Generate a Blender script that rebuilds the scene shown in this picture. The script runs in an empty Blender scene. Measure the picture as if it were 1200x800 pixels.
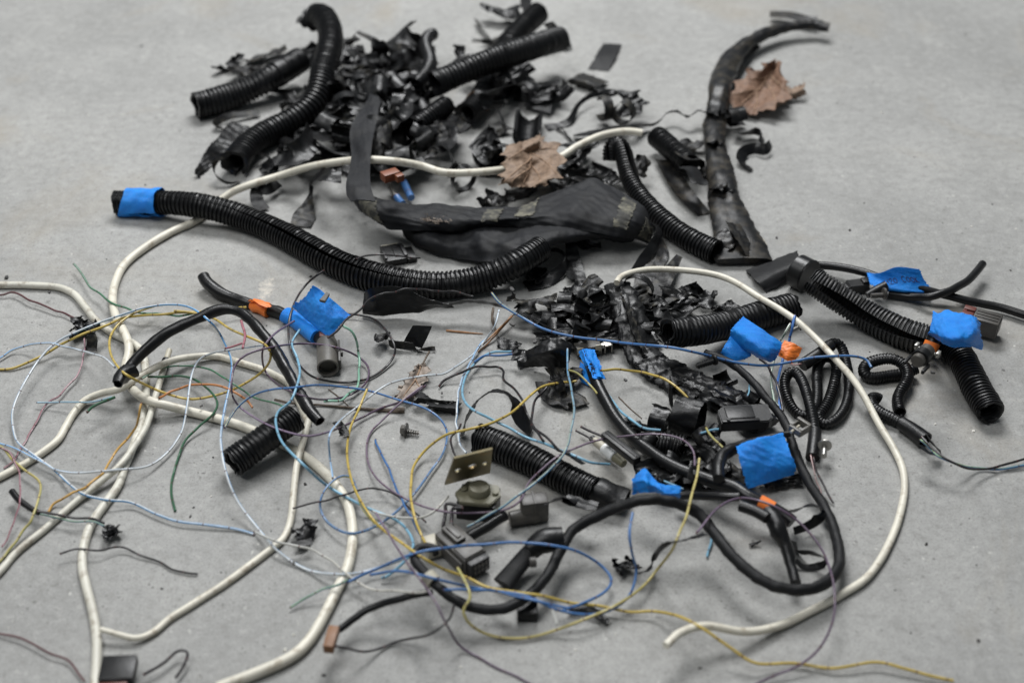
import bpy, bmesh, math, random
import numpy as np
from mathutils import Matrix, Vector
random.seed(7)
scene = bpy.context.scene
COL = scene.collection
# ---------------------------------------------------------------- camera
FPX = 1200 * 50 / 36.0
PITCH = math.radians(36.0)
DIST = 1.04
CAMH = DIST * math.sin(PITCH)
CAMY = -DIST * math.cos(PITCH)
cam = bpy.data.cameras.new('camera')
cam.lens = 50; cam.sensor_width = 36; cam.sensor_fit = 'HORIZONTAL'
cam.clip_start = 0.02; cam.clip_end = 100
cam_ob = bpy.data.objects.new('camera', cam); COL.objects.link(cam_ob)
cam_ob.location = (0, CAMY, CAMH)
cam_ob.rotation_euler = (math.pi / 2 - PITCH, 0, 0)
cam.dof.use_dof = True
cam.dof.focus_distance = 1.005
cam.dof.aperture_fstop = 5.0
cam.dof.aperture_blades = 9
scene.camera = cam_ob
# ---------------------------------------------------------------- world and lamps
w = bpy.data.worlds.new('World'); scene.world = w; w.use_nodes = True
w.node_tree.nodes['Background'].inputs[0].default_value = (0.84, 0.93, 1.0, 1)
w.node_tree.nodes['Background'].inputs[1].default_value = 0.13
def area(name, loc, target, sx, sy, power, color):
    l = bpy.data.lights.new(name, 'AREA'); l.shape = 'RECTANGLE'; l.size = sx; l.size_y = sy
    l.energy = power; l.color = color
    o = bpy.data.objects.new(name, l); COL.objects.link(o); o.location = loc
    d = Vector(target) - Vector(loc)
    o.rotation_euler = d.to_track_quat('-Z', 'Y').to_euler()
    return o
area('garage_door_daylight', (-0.02, 1.40, 1.95), (-0.05, 0.1, 0), 1.05, 0.8, 62, (0.985, 0.992, 1.0))
area('fill_light', (-0.95, -0.3, 2.25), (-0.1, 0.1, 0), 1.3, 1.3, 31, (0.985, 0.995, 1.0))  # added fill lamp, not a real fitting: brightens left side and camera-facing surfaces
scene.view_settings.view_transform = 'Standard'
scene.view_settings.look = 'None'
scene.view_settings.exposure = 0.0
scene.view_settings.gamma = 1.0
scene.view_settings.use_curve_mapping = False
scene.render.engine = 'CYCLES'

# ---------------------------------------------------------------- geometry helpers
SP, CP = math.sin(PITCH), math.cos(PITCH)
CAM = np.array([0, CAMY, CAMH])
def P(x, y, h=0.0):
    """ground-plane survey: the point at height h (m) seen at photo coordinates x, y"""
    a = (x - 600) / FPX; b = -(y - 400) / FPX
    d = np.array([a, CP + b * SP, -SP + b * CP])
    t = (h - CAMH) / d[2]
    return CAM + t * d
def mpp(x, y, h=0.0):
    b = -(y - 400) / FPX
    return ((CAMH - h) / (SP - b * CP)) / FPX
# height field of what already lies on the floor
CELL = 0.0015; HX0, HY0 = -0.62, -0.42; HNX, HNY = 830, 830
HF = np.zeros((HNX, HNY), np.float32)
def hf_at(x, y, r=0.0):
    i0 = int((x - r - HX0) / CELL); i1 = int((x + r - HX0) / CELL) + 1
    j0 = int((y - r - HY0) / CELL); j1 = int((y + r - HY0) / CELL) + 1
    i0 = max(i0, 0); j0 = max(j0, 0)
    if i1 <= i0 or j1 <= j0 or i0 >= HNX or j0 >= HNY: return 0.0
    return float(HF[i0:i1, j0:j1].max())
def stamp(p, r):
    k = max(1, int(math.ceil(r / CELL)))
    ci = int((p[0] - HX0) / CELL); cj = int((p[1] - HY0) / CELL)
    i0, i1, j0, j1 = ci - k, ci + k + 1, cj - k, cj + k + 1
    if i0 < 0 or j0 < 0 or i1 >= HNX or j1 >= HNY: return
    ii, jj = np.meshgrid(np.arange(i0, i1), np.arange(j0, j1), indexing='ij')
    d2 = (HX0 + (ii + .5) * CELL - p[0]) ** 2 + (HY0 + (jj + .5) * CELL - p[1]) ** 2
    z = p[2] + np.sqrt(np.clip(r * r - d2, 0, None))
    m = d2 <= (r + CELL * .7) ** 2
    blk = HF[i0:i1, j0:j1]
    blk[m] = np.maximum(blk[m], z[m])
def stamp_pts(V):
    V = np.asarray(V).reshape(-1, 3)
    i = ((V[:, 0] - HX0) / CELL).astype(int); j = ((V[:, 1] - HY0) / CELL).astype(int)
    ok = (i >= 1) & (j >= 1) & (i < HNX - 1) & (j < HNY - 1)
    for di in (0, 1):
        for dj in (0, 1):
            np.maximum.at(HF, (i[ok] + di, j[ok] + dj), V[ok, 2].astype(np.float32))

def catmull(pts, n):
    """resample a polyline through a centripetal-ish Catmull-Rom, n samples evenly along its length"""
    pts = np.asarray(pts, float)
    if len(pts) == 2:
        t = np.linspace(0, 1, n)[:, None]; return pts[0] * (1 - t) + pts[1] * t
    p = np.vstack([2 * pts[0] - pts[1], pts, 2 * pts[-1] - pts[-2]])
    out = []
    for i in range(1, len(p) - 2):
        p0, p1, p2, p3 = p[i - 1], p[i], p[i + 1], p[i + 2]
        t = np.linspace(0, 1, 16, endpoint=False)[:, None]
        out.append(.5 * ((2 * p1) + (-p0 + p2) * t + (2 * p0 - 5 * p1 + 4 * p2 - p3) * t ** 2 + (-p0 + 3 * p1 - 3 * p2 + p3) * t ** 3))
    out.append(pts[-1:]); c = np.vstack(out)
    s = np.concatenate([[0], np.cumsum(np.linalg.norm(np.diff(c[:, :2], axis=0), axis=1) + 1e-9)])
    u = np.linspace(0, s[-1], n)
    return np.stack([np.interp(u, s, c[:, k]) for k in range(c.shape[1])], 1)
def smooth(a, k):
    if k < 1: return a
    x = np.arange(-3 * k, 3 * k + 1); g = np.exp(-.5 * (x / k) ** 2); g /= g.sum()
    return np.convolve(np.pad(a, 3 * k, mode='edge'), g, mode='valid')
def maxf(a, k):
    p = np.pad(a, k, mode='edge'); return np.array([p[i:i + 2 * k + 1].max() for i in range(len(a))])
def path(pts, r, step=None, drape=True, ramp=0.016, seed=None, jit=0.0):
    """photo points (x, y[, lift mm]) -> world centre line resting on whatever is below it"""
    q = np.array([(p[0], p[1], (p[2] if len(p) > 2 else 0) / 1000.0) for p in pts], float)
    w0 = np.array([P(*p[:2]) for p in q]); L = np.linalg.norm(np.diff(w0, axis=0), axis=1).sum()
    step = step or max(0.0016, r * .7)
    n = int(min(900, max(8, L / step)))
    c = catmull(q, n)
    if jit:
        rs = np.random.RandomState(seed or 1)
        for k in (0, 1): c[:, k] += smooth(rs.randn(n) * jit * 4, max(2, n // 26))
    h = r + c[:, 2]
    k = max(1, int(ramp / (L / n)))
    if drape:
        for it in range(3):
            w3 = np.array([P(c[i, 0], c[i, 1], h[i]) for i in range(n)])
            need = np.array([hf_at(p[0], p[1], r * .6) for p in w3])
            need = np.where(need > 0.0004, need + r, r)
            req = np.maximum(need, r + c[:, 2])
            h = smooth(maxf(req, k // 2 + 1), max(1, k // 2))
    return np.array([P(c[i, 0], c[i, 1], h[i]) for i in range(n)])
def frames(c):
    T = np.gradient(c, axis=0); T /= np.linalg.norm(T, axis=1)[:, None] + 1e-12
    S = np.cross(T, [0, 0, 1.0]); n = np.linalg.norm(S, axis=1)
    for i in range(len(S)):
        if n[i] < .15 and i > 0: S[i] = S[i - 1] - T[i] * S[i - 1].dot(T[i])
    S /= np.linalg.norm(S, axis=1)[:, None] + 1e-12
    U = np.cross(S, T)
    return T, S, U
def arclen(c): return np.concatenate([[0], np.cumsum(np.linalg.norm(np.diff(c, axis=0), axis=1))])

def mesh_obj(name, V, F, mat, uv=None, parent=None, smooth_ang=45):
    V = np.asarray(V, float).reshape(-1, 3)
    lo = V.min(0); hi = V.max(0)
    org = np.array([(lo[0] + hi[0]) / 2, (lo[1] + hi[1]) / 2, lo[2]])
    me = bpy.data.meshes.new(name)
    me.from_pydata((V - org).tolist(), [], F)
    if uv is not None:
        uv = np.asarray(uv, np.float32)
        l = me.uv_layers.new(name='UVMap')
        idx = np.zeros(len(me.loops), np.int32); me.loops.foreach_get('vertex_index', idx)
        l.data.foreach_set('uv', uv[idx].ravel())
    me.polygons.foreach_set('use_smooth', [True] * len(me.polygons))
    me.update()
    if smooth_ang: me.set_sharp_from_angle(angle=math.radians(smooth_ang))
    me.materials.append(MAT[mat] if isinstance(mat, str) else mat)
    o = bpy.data.objects.new(name, me); COL.objects.link(o)
    o.location = org
    if parent is not None:
        o.parent = parent
        o.location = org - np.array(parent['_o'] if '_o' in parent.keys() else parent.location)
        o['_o'] = [float(v) for v in org]
    return o
def tag(o, label, cat, group=None, kind=None):
    o['label'] = label; o['category'] = cat
    if group: o['group'] = group
    if kind: o['kind'] = kind
    return o
def thing(name, label, cat, at, group=None):
    o = bpy.data.objects.new(name, None); COL.objects.link(o)
    o.empty_display_size = .02
    p = P(*at[:2]) if len(at) == 2 else np.array(at); o.location = p
    o['_o'] = [float(v) for v in p]
    return tag(o, label, cat, group)
def quads(n, m, wrap, off=0, flip=False):
    F = []
    mm = m if wrap else m - 1
    for i in range(n - 1):
        for j in range(mm):
            a = off + i * m + j; b = off + i * m + (j + 1) % m; c = b + m; d = a + m
            F.append((a, d, c, b) if flip else (a, b, c, d))
    return F
def tube(name, c, r, mat, parent=None, seg=10, flat=None, helix=None, noise=0.0, seed=1, hollow=False, do_stamp=True, crink=None):
    """round solid cable along centre line c; r may be a list along it"""
    n = len(c); T, S, U = frames(c); s = arclen(c)
    r = np.interp(np.linspace(0, 1, n), np.linspace(0, 1, len(r)), r) if np.ndim(r) else np.full(n, r)
    fl = np.ones(n) if flat is None else np.interp(np.linspace(0, 1, n), np.linspace(0, 1, len(flat)), flat)
    a = np.linspace(0, 2 * math.pi, seg, endpoint=False)
    R = r[:, None] * np.ones(seg)[None]
    if helix: R = R * (1 + helix[1] * (((s[:, None] / helix[0] + a[None] / (2 * math.pi)) % 1.0) - .5))
    if noise:
        rs = np.random.RandomState(seed); nz = 0
        for k in range(7):
            fr = rs.uniform(.3, 1.6) / (r.mean() * 2.2); ph = rs.uniform(0, 6.28); m = rs.randint(0, 4)
            nz = nz + np.sin(s[:, None] * fr + m * a[None] + ph)
        R = R * (1 + noise * nz / 3)
    V = c[:, None] + R[:, :, None] * (np.cos(a)[None, :, None] * U[:, None] * fl[:, None, None] + np.sin(a)[None, :, None] * S[:, None] * (2 - fl)[:, None, None])
    if crink:
        nr_ = V - c[:, None]; nr_ /= np.linalg.norm(nr_, axis=2)[:, :, None] + 1e-9; V = crinkle(V, crink[0], crink[1], seed, nr_)
        V[..., 2] = np.maximum(V[..., 2], .0003)
    uv = np.stack([np.broadcast_to(a / (2 * math.pi), (n, seg)), np.broadcast_to(s[:, None], (n, seg))], 2).reshape(-1, 2)
    VV = V.reshape(-1, 3); F = quads(n, seg, True)
    if hollow:
        depth = max(2, min(n // 3, int(.02 / (s[-1] / n + 1e-9))))
        for end in (0, 1):
            o = len(VV); idx = range(depth) if end == 0 else range(n - 1, n - 1 - depth, -1)
            inn = np.concatenate([c[i] + (V[i] - c[i]) * .78 for i in idx])
            e = 0 if end == 0 else (n - 1) * seg
            VV = np.vstack([VV, inn]); uv = np.vstack([uv, np.zeros((len(inn), 2))])
            F += quads(depth, seg, True, o, flip=(end == 0))
            for j in range(seg):
                k = (j + 1) % seg
                F.append((e + j, o + j, o + k, e + k) if end else (e + j, e + k, o + k, o + j))
            F.append(tuple(o + (depth - 1) * seg + j for j in range(seg)))
    else:
        F.append(tuple(range(seg - 1, -1, -1))); F.append(tuple((n - 1) * seg + j for j in range(seg)))
    o = mesh_obj(name, VV, F, mat, uv, parent)
    if do_stamp:
        st = max(1, int(.5 * r.mean() / (s[-1] / n + 1e-9)))
        for i in range(0, n, st): stamp(c[i], r[i])
    return o
def conduit(name, pts, d, mat, parent=None, slit=None, pitch=4.6, torn=0.0, seed=1, lift=0, seg=26, depth=.10, flat=None, drape=True, wall=.84, do_stamp=True, taper=None):
    """split corrugated tubing: d and pitch in photo pixels at its place; slit=(angle from top, [half widths deg along it])"""
    mx = np.mean([mpp(p[0], p[1]) for p in pts]); R0 = d * .5 * mx; pit = pitch * mx
    pts = [(p[0], p[1], (p[2] if len(p) > 2 else 0) + lift) for p in pts]
    c0 = path(pts, R0, drape=drape, ramp=.03)
    L = arclen(c0)[-1]; nr = max(3, int(round(L / pit)))
    ph = np.array([0, .30, .42, .58, .86]); lv = np.array([1, 1, 1 - depth, 1 - depth, 1.0 - depth * .12])
    v = np.concatenate([(k + ph) / nr for k in range(nr)] + [[1.0]])
    lev = np.concatenate([lv] * nr + [[1.0]])
    s0 = arclen(c0); cs = np.stack([np.interp(v * L, s0, smooth(c0[:, k], 2)) for k in range(3)], 1)
    T, S, U = frames(np.stack([smooth(cs[:, k], 4) for k in range(3)], 1))
    n = len(v); s = v * L
    wrap = slit is None
    if wrap:
        a = np.broadcast_to(np.linspace(0, 2 * math.pi, seg, endpoint=False), (n, seg))
    else:
        a0 = math.radians(slit[0]); hw = np.radians(np.interp(v, np.linspace(0, 1, len(slit[1])), slit[1]))
        t = np.linspace(0, 1, seg)[None]
        a = a0 + hw[:, None] + t * (2 * math.pi - 2 * hw[:, None])
    rs = np.random.RandomState(seed)
    R = R0 * lev[:, None] * np.ones((1, seg))
    if taper is not None: R = R * np.interp(v, np.linspace(0, 1, len(taper)), taper)[:, None]
    rib_n = np.repeat(rs.randn(nr + 1), 5)[:n]
    R = R * (1 + .022 * np.sin(s[:, None] * 70 + 2 * a + rs.rand() * 6) + .03 * np.sin(s[:, None] * 31 + 2 * a + rs.rand() * 6) + .010 * rib_n[:, None] + .012 * np.sin(3 * a + np.repeat(rs.rand(nr + 1) * 6, 5)[:n, None]))
    fl = np.ones(n) if flat is None else np.interp(v, np.linspace(0, 1, len(flat)), flat)
    def pt(Rm):
        return cs[:, None] + Rm[:, :, None] * (np.cos(a)[:, :, None] * U[:, None] * fl[:, None, None] + np.sin(a)[:, :, None] * S[:, None] * (2 - fl)[:, None, None])
    O = pt(R); I = pt(R * wall - .0000)
    if torn:
        for e in (0, 1):
            tn = torn * R0 * (np.sin(a[0] * 2 + rs.rand() * 6) * .5 + np.sin(a[0] * 5 + rs.rand() * 6) * .35 + .25 * rs.randn(seg))
            rows = range(6) if e == 0 else range(n - 6, n)
            for q, i in enumerate(rows):
                f = (1 - q / 6) if e == 0 else (q + 1) / 6
                O[i] += T[i] * (tn * f)[:, None]; I[i] += T[i] * (tn * f)[:, None]
    uv = np.stack([a / (2 * math.pi), np.broadcast_to(s[:, None], (n, seg))], 2).reshape(-1, 2)
    V = np.vstack([O.reshape(-1, 3), I.reshape(-1, 3)]); N = n * seg
    F = quads(n, seg, wrap) + quads(n, seg, wrap, N, True)
    for j in range(seg if wrap else seg - 1):
        k = (j + 1) % seg; e = (n - 1) * seg
        F.append((j, N + j, N + k, k)); F.append((e + j, e + k, N + e + k, N + e + j))
    if not wrap:
        for i in range(n - 1):
            A, B = i * seg, (i + 1) * seg
            F.append((A, B, N + B, N + A)); A += seg - 1; B += seg - 1
            F.append((A, N + A, N + B, B))
    o = mesh_obj(name, V, F, mat, np.vstack([uv, uv]), parent, 50)
    o['_r'] = float(R0)
    if do_stamp:
        st = max(1, int(.35 * R0 / (L / n)))
        for i in range(0, n, st): stamp(cs[i], R0)
    return o, cs
def crinkle(V, amp, scale, seed, nrm, ridged=True):
    rs = np.random.RandomState(seed); p = V.reshape(-1, 3); z = np.zeros(len(p))
    for k in range(9):
        f = scale * 2 ** (k * .42); d = rs.randn(3); d /= np.linalg.norm(d)
        w = np.sin(p @ d * f + rs.rand() * 6.28 + .6 * np.sin(p @ rs.randn(3) * f * .4))
        z += ((1 - 2 * np.abs(w)) if ridged else w) / (1 + k * .55)
    return V + nrm * (amp * z / 2.2).reshape(V.shape[:-1] + (1,))
def normals(V):
    a = np.gradient(V, axis=0); b = np.gradient(V, axis=1); N = np.cross(a, b)
    return N / (np.linalg.norm(N, axis=2)[:, :, None] + 1e-12)
def shell(name, V, t, mat, parent=None, do_stamp=True, floor=True):
    n, m, _ = V.shape; N = normals(V)
    A = V + N * t / 2; B = V - N * t / 2
    if floor:
        A[..., 2] = np.maximum(A[..., 2], .0004); B[..., 2] = np.maximum(B[..., 2], .0002)
    su = np.concatenate([[0], np.cumsum(np.linalg.norm(np.diff(V[:, m // 2], axis=0), axis=1))])
    sv = np.concatenate([[0], np.cumsum(np.linalg.norm(np.diff(V[n // 2], axis=0), axis=1))])
    uv = np.stack(np.meshgrid(su, sv, indexing='ij'), 2).reshape(-1, 2)
    K = n * m; F = quads(n, m, False) + quads(n, m, False, K, True)
    for j in range(m - 1):
        e = (n - 1) * m; F.append((j, K + j, K + j + 1, j + 1)); F.append((e + j, e + j + 1, K + e + j + 1, K + e + j))
    for i in range(n - 1):
        a, b = i * m, (i + 1) * m; F.append((a, b, K + b, K + a)); a += m - 1; b += m - 1; F.append((a, K + a, K + b, b))
    o = mesh_obj(name, np.vstack([A.reshape(-1, 3), B.reshape(-1, 3)]), F, mat, np.vstack([uv, uv]), parent, 60)
    if do_stamp: stamp_pts(V)
    return o
def sheet(name, rows, mat, parent=None, n=26, m=34, t=.0004, amp=.0006, scale=260, seed=1, drape=False, do_stamp=True, ridged=True, rag=0.0, dil=1, post=None):
    """loft through rows of (x, y, height mm) surveyed from the photo"""
    G = np.array([[(p[0], p[1], p[2]) for p in r] for r in rows], float)
    A = np.stack([catmull(r, m) for r in G]); Q = np.stack([catmull(A[:, j], n) for j in range(m)], 1)
    V = np.zeros((n, m, 3))
    for i in range(n):
        for j in range(m):
            x, y, h = Q[i, j]; h = max(h / 1000, .0006)
            Q[i, j, 2] = h
            if drape:
                p = P(x, y, h); Q[i, j, 2] = h + hf_at(p[0], p[1], .004)
    if drape:
        H = Q[..., 2]
        for _ in range(2):
            H = np.stack([smooth(maxf(r_, dil), 2) for r_ in H]); H = np.stack([smooth(maxf(r_, dil), 2) for r_ in H.T]).T
        Q[..., 2] = H
    for i in range(n):
        for j in range(m): V[i, j] = P(*Q[i, j])
    if post: V = post(V)
    if rag:
        rs = np.random.RandomState(seed + 5)
        for e in (0, n - 1): V[e] += rs.randn(m, 3) * rag * np.array([1, 1, .2])
        for e in (0, m - 1): V[:, e] += rs.randn(n, 3) * rag * np.array([1, 1, .2])
    V = crinkle(V, amp, scale, seed, normals(V), ridged)
    if mat == 'blue_tape':   # crisp crepe creases and slightly torn ends
        V = crinkle(V, .00028, 620, seed + 1, normals(V)); rs = np.random.RandomState(seed)
        V[:, 0] += rs.randn(n, 3) * .0003; V[:, -1] += rs.randn(n, 3) * .0003
        t = .00022
    o = shell(name, V, t, mat, parent, do_stamp)
    return o, V
def ribbon(name, pts, wpx, mat, parent=None, roll=(0,), t=.0004, amp=.0005, scale=300, seed=1, m=9, cup=0.0, drape=True, lift=0, do_stamp=True, rag=0.0):
    """tape strip along photo points; width px (value or list); roll degrees list: 0 flat, 90 on edge"""
    mx = np.mean([mpp(p[0], p[1]) for p in pts])
    wl = np.atleast_1d(wpx).astype(float) * mx
    rl = np.radians(np.atleast_1d(roll).astype(float))
    pts = [(p[0], p[1], (p[2] if len(p) > 2 else 0) + lift) for p in pts]
    c = path(pts, .0008, step=.0022, drape=drape, ramp=.012)
    n = len(c); v = np.linspace(0, 1, n)
    wd = np.interp(v, np.linspace(0, 1, len(wl)), wl); ro = np.interp(v, np.linspace(0, 1, len(rl)), rl)
    T, S, U = frames(np.stack([smooth(c[:, k], 2) for k in range(3)], 1))
    W = np.cos(ro)[:, None] * S + np.sin(ro)[:, None] * U
    Nn = np.cross(W, T)
    j = np.linspace(-.5, .5, m)
    V = c[:, None] + W[:, None] * (wd[:, None] * j[None])[:, :, None] + Nn[:, None] * (cup * wd[:, None] * (j[None] ** 2) * 4)[:, :, None]
    dz = np.maximum(0, .0006 - V[..., 2].min(1)); V[..., 2] += smooth(maxf(dz, 2), 2)[:, None]
    V = crinkle(V, amp, scale, seed, normals(V))
    if rag:
        rs = np.random.RandomState(seed + 5)
        for e in (0, -1):
            V[e] += rs.randn(m, 3) * rag * np.array([1, 1, .3]); V[:, e] += rs.randn(n, 3) * rag * .35
    return shell(name, V, t, mat, parent, do_stamp)
def scrap(name, x, y, L, W, ang, mat, parent=None, curl=1.0, wild=1.0, twist=.5, seed=1, t=.0005, amp=.0004, base=.45, tilt=0.0, lift=0, rag=.00012, flat_z=.8):
    """loose crumpled strip: L, W in px, ang = heading on the floor in degrees (0 = right, 90 = away)"""
    rs = np.random.RandomState(seed); k = mpp(x, y); L *= k; W *= k
    n = max(14, int(L / .0018)); m = max(9, int(W / .0011)); s = np.linspace(0, 1, n)
    def nz(a, f=1.0): return a * sum(np.sin(s * 6.28 * fr * f + rs.rand() * 6.28) / (q + 1) for q, fr in enumerate((.5, 1.1, 1.9, 3.1)))
    head = math.radians(ang) + nz(.62 * wild); pit = tilt + nz(.40 * wild) + curl * (s - .5) * 1.3; ro = nz(twist) 
    d = L / n
    dirv = np.stack([np.cos(head) * np.cos(pit), np.sin(head) * np.cos(pit), np.sin(pit)], 1)
    c = np.cumsum(dirv * d, 0); c -= c.mean(0)
    side = np.stack([-np.sin(head), np.cos(head), 0 * head], 1); up = np.cross(dirv, side)
    Wv = np.cos(ro)[:, None] * side + np.sin(ro)[:, None] * up
    j = np.linspace(-.5, .5, m)
    wv = W * (1 + .12 * nz(1.0, 1.7))
    V = c[:, None] + Wv[:, None] * (wv[:, None] * j[None])[:, :, None]
    V[:, :, :] += np.cross(Wv, dirv)[:, None] * (rs.uniform(-.25, .35) * wv[:, None] * (j ** 2 * 4)[None])[:, :, None]
    nn = normals(V); fold = 0
    for q in range(5):
        f = rs.uniform(6, 26); fold = fold + np.sin(j[None] * f + rs.rand() * 6.28 + rs.uniform(1, 4) * np.sin(s[:, None] * rs.uniform(3, 9) + rs.rand() * 6)) / (1 + q * .4)
    V = V + nn * (fold * .00060 * min(1, W / .012))[:, :, None]
    V = crinkle(V, amp, 330, seed, normals(V))
    for e in (0, -1):
        V[e] += rs.randn(m, 3) * rag; V[:, e] += rs.randn(n, 3) * rag * .6
    p = P(x, y); p2 = P(x, y, hf_at(p[0], p[1], .004) * base + (V[..., 2].max() - V[..., 2].min()) * .4 + lift / 1000)
    b = hf_at(p2[0], p2[1], .004) * base
    V[..., 2] = (V[..., 2] - V[..., 2].min()) * flat_z
    V[..., 2] += b + lift / 1000 + .0006
    V[..., 0] += p2[0]; V[..., 1] += p2[1]
    return shell(name, V, t, mat, parent)
def curl(name, x, y, R, W, axis, mat, parent=None, turns=1.2, spiral=.25, start=0, seed=1, t=.0005, amp=.0004, base=.7, tilt=0, lift=0, squash=1.0):
    """tape coiled into a ring or roll; axis = floor heading of its axis in degrees"""
    k = mpp(x, y); R *= k; W *= k; n = max(24, int(turns * 40)); m = max(6, int(W / .002))
    a = np.linspace(0, turns * 2 * math.pi, n) + math.radians(start); r = R * (1 - spiral * np.linspace(0, 1, n))
    ax = np.array([math.cos(math.radians(axis)) * math.cos(math.radians(tilt)), math.sin(math.radians(axis)) * math.cos(math.radians(tilt)), math.sin(math.radians(tilt))])
    e1 = np.cross(ax, [0, 0, 1.0]); e1 /= np.linalg.norm(e1); e2 = np.cross(e1, ax)
    c = r[:, None] * (np.cos(a)[:, None] * e1 + np.sin(a)[:, None] * e2 * squash)
    j = np.linspace(-.5, .5, m); drift = np.linspace(-.15, .15, n)
    V = c[:, None] + ax[None, None] * ((j[None] + drift[:, None]) * W)[:, :, None]
    V = crinkle(V, amp, 300, seed, normals(V))
    zr = V[..., 2].max() - V[..., 2].min(); p = P(x, y)
    b = hf_at(p[0], p[1], .004) * base + lift / 1000
    p2 = P(x, y, b + zr / 2)
    V[..., 2] += b - V[..., 2].min() + .0006; V[..., 0] += p2[0]; V[..., 1] += p2[1]
    return shell(name, V, t, mat, parent)

class Kit:
    """local builder for moulded parts: x along a direction drawn in the photo, z up, units = photo pixels there"""
    def __init__(s, x, y, x2, y2, lift=0, pitch=0, roll=0, drape=True, scale=None):
        k = scale or mpp(x, y); s.k = k
        p = P(x, y, lift / 1000); b = (hf_at(p[0], p[1], .004) if drape else 0) + lift / 1000
        s.o = P(x, y, b); e = P(x2, y2, b) - s.o; yaw = math.atan2(e[1], e[0])
        s.M = Matrix.Translation(Vector(s.o)) @ Matrix.Rotation(yaw, 4, 'Z') @ Matrix.Rotation(-math.radians(pitch), 4, 'Y') @ Matrix.Rotation(math.radians(roll), 4, 'X') @ Matrix.Scale(k, 4)
        s.bm = bmesh.new()
    def box(s, x0, x1, y0, y1, z0, z1, bev=.6, tx=1.0, ty=1.0):
        g = bmesh.ops.create_cube(s.bm, size=1.0)['verts']
        for v in g:
            top = v.co.z > 0
            v.co = Vector(((x0 + x1) / 2 + v.co.x * (x1 - x0) * (tx if top else 1), (y0 + y1) / 2 + v.co.y * (y1 - y0) * (ty if top else 1), z1 if top else z0))
        if bev:
            ed = list({e for v in g for e in v.link_edges})
            bmesh.ops.bevel(s.bm, geom=ed, offset=bev, segments=2, affect='EDGES', profile=.6)
        return s
    def cyl(s, p0, p1, r0, r1=None, seg=20, bev=0, hollow=0):
        r1 = r0 if r1 is None else r1
        p0, p1 = Vector(p0), Vector(p1); d = (p1 - p0); q = d.to_track_quat('Z', 'Y').to_matrix()
        def ring(p, r): return [s.bm.verts.new(p + q @ Vector((r * math.cos(a), r * math.sin(a), 0))) for a in [2 * math.pi * i / seg for i in range(seg)]]
        dn = d.normalized()
        prof = [(p0, r0 - bev), (p0 + dn * bev, r0), (p1 - dn * bev, r1), (p1, r1 - bev)] if bev else [(p0, r0), (p1, r1)]
        if hollow: prof = prof + [(p1, r1 - hollow - bev * 0), (p1 - dn * min(d.length * .75, 12), (r1 - hollow) * .95)]
        rg = [ring(*a) for a in prof]
        for A, B in zip(rg, rg[1:]):
            for i in range(seg): s.bm.faces.new((A[i], A[(i + 1) % seg], B[(i + 1) % seg], B[i]))
        s.bm.faces.new(rg[0][::-1]); s.bm.faces.new(rg[-1])
        return s
    def prism(s, poly, z0, z1, bev=.4):
        A = [s.bm.verts.new((x, y, z0)) for x, y in poly]; B = [s.bm.verts.new((x, y, z1)) for x, y in poly]
        f = [s.bm.faces.new(A[::-1]), s.bm.faces.new(B)]
        for i in range(len(poly)): k = (i + 1) % len(poly); f.append(s.bm.faces.new((A[i], A[k], B[k], B[i])))
        if bev: bmesh.ops.bevel(s.bm, geom=list({e for v in A + B for e in v.link_edges}), offset=bev, segments=2, affect='EDGES')
        return s
    def done(s, name, mat, parent=None):
        bmesh.ops.recalc_face_normals(s.bm, faces=s.bm.faces)
        s.bm.transform(s.M); s.bm.verts.index_update()
        V = [tuple(v.co) for v in s.bm.verts]; F = [tuple(v.index for v in f.verts) for f in s.bm.faces]
        s.bm.free(); s.bm = bmesh.new()
        stamp_pts(V)
        return mesh_obj(name, V, F, mat, None, parent, 35)
    def world(s, *p): return np.array(s.M @ Vector(p))
# ---------------------------------------------------------------- materials
MAT = {}
def nt(name):
    m = bpy.data.materials.new(name); m.use_nodes = True; t = m.node_tree
    b = t.nodes['Principled BSDF']; MAT[name] = m
    return t, b
def N(t, ty, **k):
    n = t.nodes.new(ty)
    for a, v in k.items():
        if a in n.inputs: n.inputs[a].default_value = v
        else: setattr(n, a, v)
    return n
def link(t, a, b): t.links.new(a, b)
def ramp(t, fac, stops):
    r = N(t, 'ShaderNodeValToRGB'); e = r.color_ramp.elements
    while len(e) < len(stops): e.new(.5)
    for q, (p, c) in zip(e, stops): q.position = p; q.color = c if len(c) == 4 else (*c, 1)
    link(t, fac, r.inputs[0]); return r.outputs[0]
def noise(t, scale, detail=4, rough=.55, co=None, dist=0):
    n = N(t, 'ShaderNodeTexNoise'); n.inputs['Scale'].default_value = scale; n.inputs['Detail'].default_value = detail
    n.inputs['Roughness'].default_value = rough; n.inputs['Distortion'].default_value = dist
    if co is not None: link(t, co, n.inputs['Vector'])
    return n.outputs['Fac']
def geo(t): return N(t, 'ShaderNodeNewGeometry').outputs['Position']
def mix(t, fac, a, b, mode='MIX'):
    m = N(t, 'ShaderNodeMix', data_type='RGBA', blend_type=mode)
    for i, v in ((0, fac), (6, a), (7, b)):
        if hasattr(v, 'is_output'): link(t, v, m.inputs[i])
        else: m.inputs[i].default_value = v if i == 0 else (*v, 1)[:4]
    return m.outputs[2]
def math_(t, op, a, b=None, c=None):
    m = N(t, 'ShaderNodeMath', operation=op)
    for i, v in enumerate((a, b, c)):
        if v is None: continue
        if hasattr(v, 'is_output'): link(t, v, m.inputs[i])
        else: m.inputs[i].default_value = v
    return m.outputs[0]
def bump(t, b, h, strength, dist):
    n = N(t, 'ShaderNodeBump'); n.inputs['Strength'].default_value = strength; n.inputs['Distance'].default_value = dist
    link(t, h, n.inputs['Height']); link(t, n.outputs[0], b.inputs['Normal'])
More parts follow.
